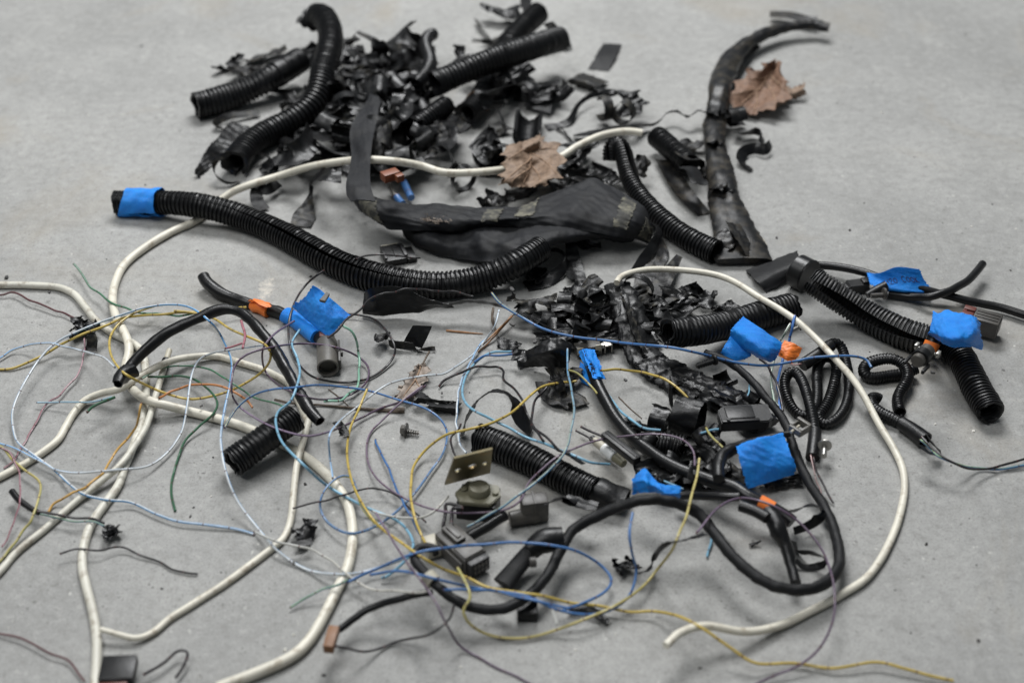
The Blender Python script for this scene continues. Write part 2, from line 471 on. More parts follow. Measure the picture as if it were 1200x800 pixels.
def dirty(name, base, rough, dust=(.30, .27, .23), amt=.5, nscale=90, bscale=600, bstr=.25, spec=.5, lo=.5, hi=.8, rvar=.15):
    """plain moulded or coated surface with its own dust smears and fine relief"""
    t, b = nt(name); g = geo(t)
    d = ramp(t, noise(t, nscale, 7, .65, g), [(lo, (0, 0, 0)), (hi, (amt,) * 3)])
    v = noise(t, nscale * .35, 3, .5, g)
    c = mix(t, v, tuple(x * .75 for x in base), tuple(min(1, x * 1.25) for x in base))
    c = mix(t, d, c, dust); link(t, c, b.inputs['Base Color'])
    r = math_(t, 'MULTIPLY_ADD', noise(t, nscale * 1.7, 4, .6, g), rvar * 2, rough - rvar)
    link(t, r, b.inputs['Roughness']); b.inputs['Specular IOR Level'].default_value = spec
    bump(t, b, noise(t, bscale, 3, .6, g), bstr, .0006)
    return t, b
# concrete floor
t, b = nt('concrete'); g = geo(t)
big = noise(t, 2.6, 5, .6, g, .3); mid = noise(t, 13, 8, .7, g, .25); fine = noise(t, 120, 9, .78, g); grain = noise(t, 700, 4, .75, g)
c = ramp(t, big, [(.30, (.290, .290, .284)), (.5, (.350, .349, .342)), (.70, (.405, .402, .390))])
c = mix(t, ramp(t, mid, [(.34, (.34,) * 3), (.52, (0,) * 3)]), c, (.235, .233, .226))
c = mix(t, ramp(t, mid, [(.52, (0,) * 3), (.70, (.35,) * 3)]), c, (.47, .465, .45))
c = mix(t, ramp(t, fine, [(.34, (.6,) * 3), (.50, (0,) * 3)]), c, (.215, .21, .20))
c = mix(t, ramp(t, fine, [(.53, (0,) * 3), (.68, (.6,) * 3)]), c, (.50, .49, .475))
c = mix(t, ramp(t, grain, [(.36, (.6,) * 3), (.5, (0,) * 3)]), c, (.185, .18, .172))
# brownish stains, trowel smears, dark pits and pale flecks
st = noise(t, 5.1, 5, .65, g, .8)
c = mix(t, ramp(t, st, [(.56, (0,) * 3), (.72, (.45,) * 3)]), c, (.30, .262, .205))
mp = N(t, 'ShaderNodeMapping'); link(t, g, mp.inputs[0]); mp.inputs['Scale'].default_value = (4, 34, 1); mp.inputs['Rotation'].default_value = (0, 0, .5)
sm = noise(t, 1.6, 7, .72, mp.outputs[0], .6)
c = mix(t, ramp(t, sm, [(.57, (0,) * 3), (.74, (.28,) * 3)]), c, (.225, .22, .215))
mp2 = N(t, 'ShaderNodeMapping'); link(t, g, mp2.inputs[0]); mp2.inputs['Scale'].default_value = (22, 5, 1); mp2.inputs['Rotation'].default_value = (0, 0, .9)
c = mix(t, ramp(t, noise(t, 1.5, 7, .72, mp2.outputs[0], .5), [(.58, (0,) * 3), (.74, (.2,) * 3)]), c, (.48, .475, .46))
def flecks(c, scale, lo, hi, psc, p0, p1, amt, col):
    vo = N(t, 'ShaderNodeTexVoronoi'); vo.inputs['Scale'].default_value = scale
    wv = mix(t, .012, g, N(t, 'ShaderNodeTexNoise', Scale=scale * 3).outputs['Color']); link(t, wv, vo.inputs['Vector'])
    k = math_(t, 'MULTIPLY', ramp(t, vo.outputs['Distance'], [(lo, (1,) * 3), (hi, (0,) * 3)]), ramp(t, noise(t, psc, 3, .6, g), [(p0, (0,) * 3), (p1, (1,) * 3)]))
    return mix(t, math_(t, 'MULTIPLY', k, amt), c, col), k
c, sp = flecks(c, 75, .06, .12, 17, .54, .64, .8, (.07, .067, .062))
c, _ = flecks(c, 190, .10, .2, 26, .48, .60, .6, (.10, .097, .09))
c, _ = flecks(c, 130, .06, .15, 31, .52, .62, .65, (.66, .65, .62))
# oil drips and grimy scuffs
for (qx, qy, qr, qa) in [(1008, 551, .0022, .8), (1021, 552, .0026, .8), (1014, 541, .0014, .7), (1036, 547, .0016, .7), (1029, 562, .0013, .7), (1042, 556, .0012, .6), (62, 722, .013, .30), (225, 712, .016, .32), (88, 738, .009, .25), (596, 612, .006, .3), (1000, 590, .004, .3), (300, 560, .010, .2), (700, 500, .008, .22)]:
    q0 = P(qx, qy); dv = N(t, 'ShaderNodeVectorMath', operation='DISTANCE'); link(t, g, dv.inputs[0]); dv.inputs[1].default_value = tuple(float(v) for v in q0)
    dd = math_(t, 'ADD', math_(t, 'DIVIDE', dv.outputs['Value'], qr), math_(t, 'MULTIPLY', noise(t, .9 / qr, 4, .7, g), 1.3))
    c = mix(t, ramp(t, dd, [(.85 / 2, (qa,) * 3), (1.0, (0,) * 3)]), c, (.085, .082, .076))
# an old pale paint dab, worn through
p0 = P(312, 338); px, py = float(p0[0]), float(p0[1])
sx = N(t, 'ShaderNodeSeparateXYZ'); link(t, g, sx.inputs[0])
ex = math_(t, 'DIVIDE', math_(t, 'SUBTRACT', sx.outputs[0], px), .0085); ey = math_(t, 'DIVIDE', math_(t, 'SUBTRACT', sx.outputs[1], py), .024)
ed = math_(t, 'ADD', math_(t, 'MULTIPLY', ex, ex), math_(t, 'MULTIPLY', ey, ey))
ed = math_(t, 'ADD', math_(t, 'MULTIPLY', ed, .5), math_(t, 'MULTIPLY', noise(t, 150, 8, .8, g), 1.5))
c = mix(t, ramp(t, ed, [(.72, (.8,) * 3), (.98, (0,) * 3)]), c, (.64, .59, .52))
c = mix(t, 1.0, c, (.962, .962, .948), 'MULTIPLY')
link(t, c, b.inputs['Base Color'])
link(t, math_(t, 'MULTIPLY_ADD', mid, .3, .45), b.inputs['Roughness']); b.inputs['Specular IOR Level'].default_value = .3
hh = math_(t, 'ADD', math_(t, 'MULTIPLY', fine, 1.0), math_(t, 'MULTIPLY', grain, .6)); hh = math_(t, 'SUBTRACT', hh, math_(t, 'MULTIPLY', sp, .6))
bump(t, b, hh, .55, .0014)

dirty('loom', (.0052, .0054, .0060), .37, amt=.12, bstr=.12, spec=.38, dust=(.05, .043, .039))
dirty('loom_dusty', (.011, .0115, .0125), .47, amt=.28, nscale=60, bstr=.12, spec=.5, dust=(.16, .15, .13))
dirty('vinyl', (.0048, .0049, .0054), .40, amt=.22, bstr=.35, nscale=120, dust=(.085, .078, .064), spec=.40, rvar=.12, lo=.57, hi=.76)
dirty('vinyl_dusty', (.0075, .0075, .0078), .5, amt=.55, spec=.35, nscale=150, bstr=.5, dust=(.13, .118, .092), lo=.50, hi=.70)
dirty('vinyl_gloss', (.0065, .0066, .0072), .33, spec=.36, amt=.12, bstr=.25, nscale=150, dust=(.2, .19, .16), rvar=.1)
dirty('rubber', (.0075, .0077, .0083), .32, spec=.34, amt=.3, nscale=70, bstr=.2, dust=(.035, .032, .028))
dirty('rubber_dusty', (.0068, .0070, .0076), .40, spec=.36, amt=.5, nscale=80, bstr=.25, dust=(.10, .085, .062), lo=.47, hi=.70)
dirty('cloth_tape', (.0072, .0075, .0083), .52, spec=.28, amt=.4, nscale=80, bstr=.5, bscale=1100, dust=(.034, .033, .03))
dirty('plastic_black', (.0085, .0088, .0095), .38, spec=.32, amt=.35, nscale=100, bstr=.15, dust=(.035, .033, .029))
dirty('plastic_grey', (.10, .094, .084), .42, amt=.4, nscale=90, bstr=.15, dust=(.20, .185, .155), rvar=.12)
dirty('plastic_grey_dark', (.058, .054, .049), .45, amt=.5, nscale=80, bstr=.15, dust=(.16, .145, .115))
dirty('plastic_grey_light', (.30, .31, .31), .42, amt=.3, nscale=90, bstr=.1, dust=(.2, .19, .17))
dirty('plastic_maroon', (.12, .028, .02), .42, amt=.4, nscale=90, bstr=.15, dust=(.18, .12, .09))
dirty('plastic_orange', (.19, .05, .016), .45, amt=.35, nscale=90, bstr=.15, dust=(.28, .17, .1))
dirty('plastic_brown', (.20, .085, .028), .5, amt=.5, nscale=90, bstr=.2, dust=(.13, .07, .035))
dirty('plastic_olive', (.17, .16, .105), .5, amt=.5, nscale=70, bstr=.15, dust=(.25, .23, .17))
dirty('plastic_cream', (.44, .41, .33), .45, amt=.4, nscale=80, bstr=.15, dust=(.25, .22, .15))
dirty('plastic_white', (.78, .79, .78), .35, amt=.15, nscale=90, bstr=.08, dust=(.4, .38, .33))
dirty('white_cable', (.69, .655, .555), .42, amt=.75, nscale=120, bstr=.25, dust=(.33, .27, .19), lo=.53, hi=.68, rvar=.1)
dirty('white_cable_grey', (.62, .60, .52), .45, amt=.8, nscale=120, bstr=.25, dust=(.26, .215, .155), lo=.51, hi=.67, rvar=.1)
dirty('copper_ends', (.25, .09, .06), .4, amt=.3, dust=(.4, .3, .2))
dirty('ink_black', (.006, .006, .012), .6, amt=.0)
dirty('ink_maroon', (.06, .018, .06), .6, amt=.0)
dirty('label_print', (.2, .17, .13), .6, amt=.1)
dirty('blue_core', (.05, .17, .5), .4, amt=.1)
dirty('twig', (.11, .085, .065), .8, amt=.5, nscale=200, bstr=.6, dust=(.25, .21, .17))
dirty('needle', (.34, .17, .075), .6, amt=.3, nscale=200)
dirty('crumb_pale', (.72, .70, .64), .8, amt=.3, nscale=300)
dirty('crumb_dark', (.03, .029, .028), .6, amt=.3, nscale=300)
dirty('fluff', (.42, .35, .29), .9, amt=.3)
dirty('blue_tape', (.004, .27, .97), .42, amt=.35, nscale=60, bstr=0, dust=(.02, .36, .98), rvar=.08)
t = MAT['blue_tape'].node_tree; b = t.nodes['Principled BSDF']; g = geo(t)     # crepe paper grain
mp = N(t, 'ShaderNodeMapping'); link(t, g, mp.inputs[0]); mp.inputs['Rotation'].default_value = (.4, .3, .6); mp.inputs['Scale'].default_value = (1, 3, 1)
bump(t, b, math_(t, 'ADD', noise(t, 1100, 4, .75, mp.outputs[0]), math_(t, 'MULTIPLY', noise(t, 210, 5, .65, g), .9)), .8, .0009)
old = b.inputs['Base Color'].links[0].from_socket
bc = mix(t, ramp(t, noise(t, 60, 6, .7, mp.outputs[0], .6), [(.40, (.55,) * 3), (.60, (0,) * 3)]), old, (.003, .185, .78))
bc = mix(t, ramp(t, noise(t, 480, 4, .7, mp.outputs[0]), [(.52, (0,) * 3), (.72, (.5,) * 3)]), bc, (.05, .34, .93))
bc = mix(t, ramp(t, noise(t, 130, 6, .75, g), [(.64, (0,) * 3), (.76, (.4,) * 3)]), bc, (.03, .13, .36)); link(t, bc, b.inputs['Base Color'])
dirty('orange_tape', (.88, .20, .03), .48, amt=.3, nscale=120, bstr=.3, dust=(.72, .26, .10), rvar=.1)
# metals
def metal(name, col, rough, rust=(.16, .10, .05), amt=.4):
    t, b = dirty(name, col, rough, dust=rust, amt=amt, nscale=120, bstr=.15); b.inputs['Metallic'].default_value = .9
metal('zinc', (.50, .49, .46), .36, (.22, .2, .17), .5)
metal('steel_dull', (.30, .29, .27), .42, (.12, .09, .06), .6)
metal('brass_plate', (.23, .20, .125), .38, (.42, .25, .08), .7)
# fabric sleeve with worn adhesive windows
t, b = dirty('fabric_sleeve', (.0125, .0132, .0152), .58, spec=.25, amt=.3, nscale=40, bstr=.45, bscale=1700, dust=(.06, .057, .05))
t, b = dirty('adhesive_residue', (.165, .155, .115), .75, amt=.95, nscale=110, bstr=.5, dust=(.03, .03, .028), lo=.38, hi=.56)
# leaves
def leaf_mat(name, a, bb):
    t, b = nt(name); g = geo(t)
    c = mix(t, noise(t, 45, 6, .6, g), a, bb)
    c = mix(t, ramp(t, noise(t, 230, 4, .6, g), [(.35, (.6,) * 3), (.55, (0,) * 3)]), c, tuple(x * .55 for x in a))
    c = mix(t, ramp(t, noise(t, 75, 6, .7, g, .5), [(.52, (0,) * 3), (.66, (.75,) * 3)]), c, tuple(x * .42 for x in a))
    link(t, c, b.inputs['Base Color']); b.inputs['Roughness'].default_value = .6; b.inputs['Specular IOR Level'].default_value = .3
    bump(t, b, noise(t, 260, 5, .65, g), .6, .001)
leaf_mat('leaf_brown', (.17, .11, .072), (.33, .24, .175))
leaf_mat('leaf_rust', (.15, .085, .055), (.28, .175, .12))
leaf_mat('leaf_vein', (.30, .19, .12), (.44, .31, .22))
leaf_mat('leaf_faded', (.25, .20, .165), (.40, .345, .295))
# insulated wires: colour, tracer stripe along the wire, dark index rings printed round it
def wire_mat(name, base, stripe=None, sw=.16, bands=(.085, .022, .02), gap=.0165, rough=.38):
    t, b = nt('wire_' + name); u = N(t, 'ShaderNodeUVMap').outputs[0]; s = N(t, 'ShaderNodeSeparateXYZ'); link(t, u, s.inputs[0])
    g = geo(t)
    lum = sum(base) / 3; base = tuple(x * .84 + lum * .16 for x in base)
    c = mix(t, noise(t, 90, 5, .65, g), tuple(x * .62 for x in base), tuple(min(1, x * 1.12) for x in base))
    if stripe:
        k = math_(t, 'LESS_THAN', math_(t, 'PINGPONG', math_(t, 'ADD', s.outputs[0], math_(t, 'MULTIPLY', s.outputs[1], 1.9)), .5), sw)
        c = mix(t, k, c, stripe)
    if bands:
        f = math_(t, 'FRACT', math_(t, 'DIVIDE', s.outputs[1], gap))
        k = math_(t, 'LESS_THAN', f, .055)
        k = math_(t, 'MULTIPLY', k, math_(t, 'MULTIPLY_ADD', noise(t, 170, 2, .5, g), .8, .35))
        c = mix(t, k, c, bands)
    link(t, c, b.inputs['Base Color']); b.inputs['Roughness'].default_value = rough
    bump(t, b, noise(t, 400, 3, .6, g), .15, .0004)
for a in [('white_blue', (.66, .70, .72), (.13, .36, .66), .17), ('pale_blue', (.34, .56, .70), None), ('sky', (.19, .47, .66), None), ('blue', (.035, .17, .46), None),
          ('blue_yellow', (.045, .20, .52), (.48, .45, .12), .10), ('blue_green', (.06, .21, .47), (.28, .40, .22), .2), ('yellow', (.62, .44, .05), None), ('yellow_pale', (.56, .46, .13), (.35, .36, .13), .12),
          ('green', (.06, .23, .12), (.33, .42, .36), .12), ('dark_green', (.03, .14, .065), None), ('mint', (.26, .56, .40), None), ('orange', (.62, .22, .04), None), ('amber', (.66, .36, .035), None),
          ('maroon', (.14, .045, .05), None), ('pink', (.48, .16, .20), None), ('rose', (.30, .07, .10), (.45, .35, .38), .16), ('purple', (.115, .07, .12), (.26, .2, .28), .13), ('violet', (.22, .155, .22), None),
          ('black', (.018, .017, .018), (.06, .05, .055), .12), ('grey_green', (.33, .42, .36), (.10, .26, .45), .2), ('white', (.62, .60, .53), (.42, .44, .44), .12), ('green_white', (.07, .27, .16), (.6, .62, .56), .24), ('blue_bright', (.04, .2, .62), None), ('rose_white', (.4, .06, .08), (.6, .5, .48), .2)]:
    wire_mat(a[0], a[1], a[2], *(a[3:4] if len(a) > 3 else ()))
# ================================================================ the setting
me = bpy.data.meshes.new('floor')
me.from_pydata([(-3, -2, 0), (3, -2, 0), (3, 4, 0), (-3, 4, 0)], [], [(0, 1, 2, 3)]); me.materials.append(MAT['concrete'])
fl = bpy.data.objects.new('floor', me); COL.objects.link(fl); fl['kind'] = 'structure'

def wire(label, col, pts, d=3.8, name='cut_wire', cat='wire', group=None, parent=None, seg=8, jit=.6, lift=0, mat=None):
    mx = np.mean([mpp(p[0], p[1]) for p in pts]); r = d * .35 * mx
    pts = [(p[0], p[1], ((p[2] if len(p) > 2 else 0) + lift) * .7) for p in pts]
    c = path(pts, r, step=.0022, ramp=.022, jit=jit, seed=len(label) + int(pts[0][0]))
    o = tube(name, c, r, mat or 'wire_' + col, parent, seg=seg)
    if parent is None: tag(o, label, cat, group)
    return o
def cable(name, label, pts, d, mat, cat='cable', parent=None, seg=16, group=None, **k):
    mx = np.mean([mpp(p[0], p[1]) for p in pts]); dd = np.atleast_1d(d).astype(float); r = dd * .5 * mx
    c = path(pts, float(r.mean()), ramp=.03, jit=k.pop('jit', .25), seed=int(pts[0][0]) % 97 + 3, drape=k.pop('drape', True))
    o = tube(name, c, r if len(r) > 1 else float(r[0]), mat, parent, seg=seg, **k)
    if parent is None and label: tag(o, label, cat, group)
    return o, c

# ---------------------------------------------------------------- back heap: the lowest shreds first
HG = 'shreds in the heap at the back'
HL = 'crumpled black tape shred tangled in the dark heap at the back'
def shred(x, y, L, W, ang, label=None, mat='vinyl', group=None, **k):
    o = scrap('tape_shred', x, y, L * 1.1, W * 1.15, ang, mat, **k)
    if label: tag(o, label, 'tape', group)
    else:
        look = {'vinyl': 'matt black', 'vinyl_dusty': 'dusty', 'vinyl_gloss': 'glossy black', 'rubber': 'smooth black'}[mat]
        spot = min([((280, 82), 'behind the short loom tube in the back heap'), ((345, 120), 'between the two left loom tubes of the heap'), ((402, 85), 'right of the hooked loom tube'), ((395, 165), 'above the white cable at the heap foot'), ((450, 85), 'under the tallest crumpled sheet in the heap'), ((455, 125), 'in the middle of the back heap'), ((450, 170), 'beside the hanging fabric strap of the heap'), ((490, 140), 'near the forward-opening loom stub'), ((570, 100), 'under the crossed loom tubes')], key=lambda q: (q[0][0] - x) ** 2 + (q[0][1] - y) ** 2 * 2)[1]
        tag(o, look + ' tape shred ' + spot, 'tape', 'shreds ' + spot)
    return o
sd = 100
for (x, y, L, W, a, c, wl, mt) in [
    (268, 75, 34, 9, 80, 1.0, .8, 'vinyl'), (288, 72, 30, 14, 20, 1.2, .8, 'vinyl'), (293, 80, 36, 13, 40, .5, .6, 'vinyl_dusty'), (312, 66, 34, 20, 30, 1.0, .5, 'vinyl_dusty'),
    (263, 97, 32, 16, 50, .4, .8, 'vinyl'), (352, 68, 40, 22, 35, 1.1, .4, 'rubber'), (332, 112, 40, 12, 300, .6, .8, 'vinyl'), (345, 118, 40, 16, 60, .8, .9, 'vinyl'),
    (404, 80, 60, 26, 80, .8, .8, 'vinyl'), (408, 98, 50, 22, 50, 1.0, .9, 'vinyl'), (395, 112, 44, 20, 110, .8, .8, 'rubber'), (398, 66, 38, 14, 70, .9, .9, 'vinyl_dusty'),
    (430, 110, 70, 26, 10, .7, .8, 'vinyl'), (452, 118, 60, 24, 140, 1.0, .9, 'vinyl_dusty'), (462, 132, 66, 22, 30, .9, .8, 'vinyl'), (440, 140, 60, 24, 160, .7, .8, 'vinyl'),
    (468, 108, 56, 20, 20, 1.1, .9, 'vinyl_dusty'), (490, 122, 54, 22, 60, .8, .9, 'vinyl'), (480, 140, 60, 24, 100, .9, .8, 'vinyl'), (500, 146, 56, 26, 20, 1.0, .9, 'vinyl_dusty'),
    (455, 78, 56, 22, 320, .6, .9, 'vinyl_dusty'), (474, 88, 60, 20, 30, .9, .9, 'vinyl'), (488, 72, 44, 18, 60, 1.1, .8, 'vinyl'), (444, 96, 60, 18, 5, .5, .9, 'vinyl_dusty'),
    (390, 150, 56, 24, 15, .7, .8, 'vinyl'), (382, 168, 60, 26, 5, .5, .7, 'vinyl_gloss'), (395, 182, 66, 24, 350, .6, .7, 'vinyl'), (450, 160, 70, 26, 20, .8, .9, 'vinyl'),
    (456, 178, 60, 22, 350, .6, .8, 'vinyl'), (440, 172, 60, 18, 60, .9, .9, 'vinyl_dusty'), (480, 176, 40, 22, 30, 1.0, .7, 'vinyl_dusty'), (418, 128, 50, 22, 70, .7, .7, 'vinyl'),
    (368, 146, 46, 16, 30, .9, .9, 'vinyl'), (345, 165, 44, 18, 60, .8, .7, 'vinyl'), (512, 152, 50, 26, 340, .9, .8, 'vinyl_dusty'),
    (586, 112, 40, 18, 50, .5, .6, 'vinyl'), (594, 92, 48, 20, 20, .9, .8, 'vinyl'), (566, 96, 50, 22, 300, .7, .8, 'vinyl')]:
    sd += 1; shred(x, y, L * 1.5, W * .95, a, mat=mt, curl=c, wild=wl, seed=sd)
HSPOT = [((280, 82), 'behind the short loom tube in the back heap'), ((345, 120), 'between the two left loom tubes of the heap'), ((402, 85), 'right of the hooked loom tube'), ((395, 165), 'above the white cable at the heap foot'), ((450, 85), 'under the tallest crumpled sheet in the heap'), ((455, 125), 'in the middle of the back heap'), ((450, 170), 'beside the hanging fabric strap of the heap'), ((490, 140), 'near the forward-opening loom stub'), ((570, 100), 'under the crossed loom tubes')]
def near(spots, x, y): return min(spots, key=lambda q: (q[0][0] - x) ** 2 + (q[0][1] - y) ** 2 * 2)[1]
hr = np.random.RandomState(21)
for q, (x, y) in enumerate([(400, 74), (392, 96), (412, 104), (398, 138), (426, 92), (436, 118), (446, 104), (462, 98), (478, 92), (452, 134), (470, 124), (488, 110), (494, 130), (482, 150), (464, 152), (440, 152), (400, 160), (384, 148), (410, 180), (376, 176), (448, 190), (470, 186), (500, 162), (516, 140), (446, 72), (484, 66), (590, 100), (576, 120), (604, 84), (556, 108)]):
    if q % 5 < 3:
        o = curl('tape_curl', x, y, hr.uniform(9, 15), hr.uniform(17, 27), hr.uniform(0, 360), ('vinyl', 'vinyl_gloss', 'vinyl')[q % 3], turns=hr.uniform(.45, .95), start=hr.uniform(0, 360), seed=800 + q, base=.5, spiral=hr.uniform(.05, .4), tilt=hr.uniform(-35, 35), amp=.0007)
        tag(o, ('narrow' if q % 2 else 'wide') + ' curled loop of black tape ' + near(HSPOT, x, y), 'tape', 'tape loops ' + near(HSPOT, x, y))
    else:
        an = hr.uniform(0, 6.28); pp = [(x, y, 3)]
        for w_ in range(4):
            an += hr.uniform(-.7, .7); pp.append((pp[-1][0] + math.cos(an) * 16, pp[-1][1] + math.sin(an) * 11, hr.uniform(0, 9)))
        o = ribbon('tape_strip', pp, [hr.uniform(9, 18) for _ in range(4)], ('vinyl', 'vinyl_gloss')[q % 2], roll=[hr.uniform(-50, 50) for _ in range(4)], seed=850 + q, amp=.0006, cup=hr.uniform(-.2, .2))
        tag(o, ('glossy' if q % 2 else 'matt') + ' limp strip of black tape ' + near(HSPOT, x, y), 'tape', 'limp strips ' + near(HSPOT, x, y))
for q in range(22):   # larger loops through the heart of the heap
    rr_, aa_ = math.sqrt(hr.rand()), hr.uniform(0, 6.28); x, y = 446 + 62 * rr_ * math.cos(aa_), 122 + 48 * rr_ * math.sin(aa_)
    o = curl('tape_curl', x, y, hr.uniform(11, 17), hr.uniform(20, 34), hr.uniform(0, 360), ('vinyl', 'vinyl_gloss', 'vinyl_dusty')[q % 3], turns=hr.uniform(.35, .8), start=hr.uniform(0, 360), seed=1800 + q, base=.35, spiral=hr.uniform(.05, .5), tilt=hr.uniform(-40, 40), amp=.0009, squash=hr.uniform(.6, 1))
    tag(o, ('matt', 'glossy', 'dusty')[q % 3] + ' broad curl of split tape ' + near(HSPOT, x, y), 'tape', 'broad curls ' + near(HSPOT, x, y))
# shreds of the heap that can be told apart
shred(466, 66, 74, 44, 60, 'large crumpled sheet of black tape standing highest in the back heap', curl=1.1, wild=.75, seed=201, lift=6)
shred(452, 62, 90, 9, 310, 'thin dusty ribbon arching over the crumpled sheet in the back heap', 'vinyl_dusty', curl=.6, wild=.5, seed=202, lift=14)
shred(428, 84, 34, 27, 80, 'flat grooved black tape piece leaning left of the crumpled sheet in the heap', 'cloth_tape', curl=.2, wild=.2, seed=203, amp=.0003, tilt=.5)
o = curl('tape_ring', 407, 124, 17, 12, 285, 'vinyl_gloss', turns=1.1, seed=204, base=.3, lift=2, squash=.9); tag(o, 'upright ring of black tape facing forward in the back heap', 'tape')
o = ribbon('tape_strip', [(304, 134), (288, 134, 3), (270, 136, 5), (256, 142, 2), (252, 150), (262, 153)], 9, 'vinyl_dusty', roll=[10, 30, 40, 60, 40], seed=205); tag(o, 'thin curled black strip lying under the open end of the short loom tube', 'tape')
o = ribbon('tape_strip', [(282, 146, 6), (272, 160, 5), (262, 172, 3), (249, 183, 1), (241, 195), (230, 208)], [22, 26, 24, 16, 13, 8], 'vinyl', roll=[20, 35, 20, 50, 30, 60], amp=.0014, seed=206, rag=.0006); tag(o, 'crumpled black strip pointing down left of the long bent loom tube', 'tape')
o = ribbon('tape_strip', [(362, 150, 14), (359, 170, 12), (345, 184, 8), (326, 194, 4), (306, 203, 1)], [14, 26, 32, 24, 10], 'vinyl', roll=[60, 40, 25, 20, 20], amp=.0011, seed=207, cup=.15); tag(o, 'wide twisted black strip sloping beside the end of the long bent loom tube', 'tape')
o = ribbon('tape_strip', [(304, 183, 3), (312, 183, 6), (318, 190, 3), (308, 198)], 12, 'vinyl', roll=[30, 60, 20], seed=208, amp=.001); tag(o, 'small curled black flake below the long bent loom tube', 'tape')
o = ribbon('tape_strip', [(326, 214, 6), (314, 222, 8), (302, 222, 8), (301, 234, 3), (308, 246)], [12, 13, 14, 16, 17], 'cloth_tape', roll=[40, 50, 10, 0], seed=209, amp=.0007); tag(o, 'folded black strip hanging behind the blue-taped loom tube', 'tape')
o = ribbon('tape_strip', [(364, 216, 8), (364, 226, 6), (362, 238, 4), (358, 250, 1), (352, 266)], [6, 5, 14, 27, 24], 'vinyl_dusty', roll=[50, 30, 10, 0], seed=210, amp=.001); tag(o, 'dusty dangling strip widening toward the blue-taped loom tube', 'tape')
o = ribbon('tape_strip', [(400, 206, 8), (388, 206, 10), (374, 206, 8), (366, 214, 2)], 20, 'vinyl', roll=[30, 10, 40, 50], seed=211, amp=.0012); tag(o, 'curled black strip under the white cable at the edge of the heap', 'tape')
o = ribbon('tape_strip', [(367, 160, 18), (385, 162, 20), (408, 170, 16)], [30, 44, 34], 'vinyl_gloss', roll=[15, 5, 20], seed=212, amp=.0015, scale=420); tag(o, 'glossy wrinkled black sheet folded in the heap above the white cable', 'tape')
# top middle
shred(587, 14, 44, 20, 350, 'curved dark flap above the crossed loom tubes', curl=1.0, wild=.3, seed=220, lift=5)
shred(592, 32, 44, 22, 60, 'dusty crumple tucked behind the crossed loom tubes', 'vinyl_dusty', curl=1.0, wild=.9, seed=221)
o = ribbon('tape_strip', [(557, 23, 4), (564, 33, 4), (573, 44, 2), (577, 54)], [4, 9, 8, 10], 'vinyl_dusty', roll=[30, 60, 40], seed=222); tag(o, 'narrow dusty strip left of the crossed loom tubes', 'tape')
o = ribbon('tape_strip', [(553, 46), (563, 47, 1), (573, 46)], 5, 'vinyl', roll=[20, 40], seed=223); tag(o, 'tiny black strip lying left of the crossed loom tubes', 'tape')
shred(537, 70, 26, 12, 85, 'small black spike of tape rising above the crossed loom tube', curl=.3, wild=.3, seed=224, tilt=.7)
# tubes of the heap
t1 = thing('loom_tube', 'short black corrugated loom tube with open mouth at far left of the heap', 'tube', (290, 110))
o, c = conduit('tube', [(222, 126), (258, 118), (293, 104), (318, 91), (338, 79), (357, 67)], 30, 'loom', t1, slit=(200, [3, 4, 6]), pitch=5.6, torn=.10, seed=11, depth=.15)
i = int(len(c) * .70); tube('tape_wrap', c[i - 5:i + 4], .5 * 31.5 * mpp(320, 90), 'vinyl', t1, seg=20, noise=.02)
t2 = thing('loom_tube', 'long bent black loom tube rising to a raised hooked end at the back left', 'tube', (330, 140))
conduit('tube', [(364, 34, 14), (364, 20, 26), (374, 13, 32), (385, 26, 34), (389, 48, 30), (382, 72, 24), (377, 96, 18), (371, 118, 10), (354, 135, 4), (326, 150), (300, 163), (284, 177), (272, 196)], 29, 'loom', t2, slit=(200, [12, 20, 4, 3, 3, 3, 20]), pitch=5.6, depth=.15, torn=.22, seed=12, drape=False)
shred(362, 40, 28, 16, 250, 'torn black flap under the hooked end of the long bent loom tube', curl=.8, wild=.6, seed=230, lift=8)
o = ribbon('tape_strip', [(268, 180, 10), (255, 186, 12), (250, 196, 10), (254, 207, 5), (268, 215, 1), (282, 214)], 7, 'vinyl_dusty', roll=[80, 75, 70, 60, 30], seed=231, amp=.0002); tag(o, 'thin hoop of tape at the lower end of the long bent loom tube', 'tape')
t3 = thing('loom_tube', 'black loom tube sloping up from the rear to open front end with yellow tie', 'tube', (560, 125))
o, c = conduit('tube', [(634, 13, 14), (618, 27, 12), (602, 43, 9), (588, 64, 5), (577, 88, 2), (570, 106, 2), (559, 124, 2), (542, 137, 2)], 27, 'loom', t3, slit=(170, [4]), pitch=5, depth=.15, torn=.08, seed=13, drape=False)
i = int(len(c) * .86); T_, S_, U_ = frames(c[i - 3:i + 4]); k = .5 * 28.5 * mpp(560, 125)
ang = np.linspace(0, 2 * math.pi, 30); rc = np.array([c[i] + k * (math.cos(q) * U_[3] + math.sin(q) * S_[3]) + T_[3] * .004 * math.sin(q) for q in ang])
tube('tie', rc, .0006, 'needle', t3, seg=6, do_stamp=False)
t4 = thing('loom_tube', 'thick black loom tube crossing over the sloping tube at back centre', 'tube', (590, 70))
conduit('tube', [(503, 101, 24), (531, 89, 27), (561, 77, 30), (590, 66, 32), (619, 57, 32), (644, 49, 26), (662, 44, 18)], 28, 'loom', t4, slit=(170, [3]), pitch=5, depth=.15, torn=.15, seed=14, drape=False)
o = ribbon('tape_strip', [(642, 27, 16), (652, 37, 14), (662, 46, 6), (666, 56)], 11, 'vinyl', roll=[30, 50, 40, 20], seed=240, amp=.001); tag(o, 'black strap hanging over the far end of the crossing loom tube', 'tape')
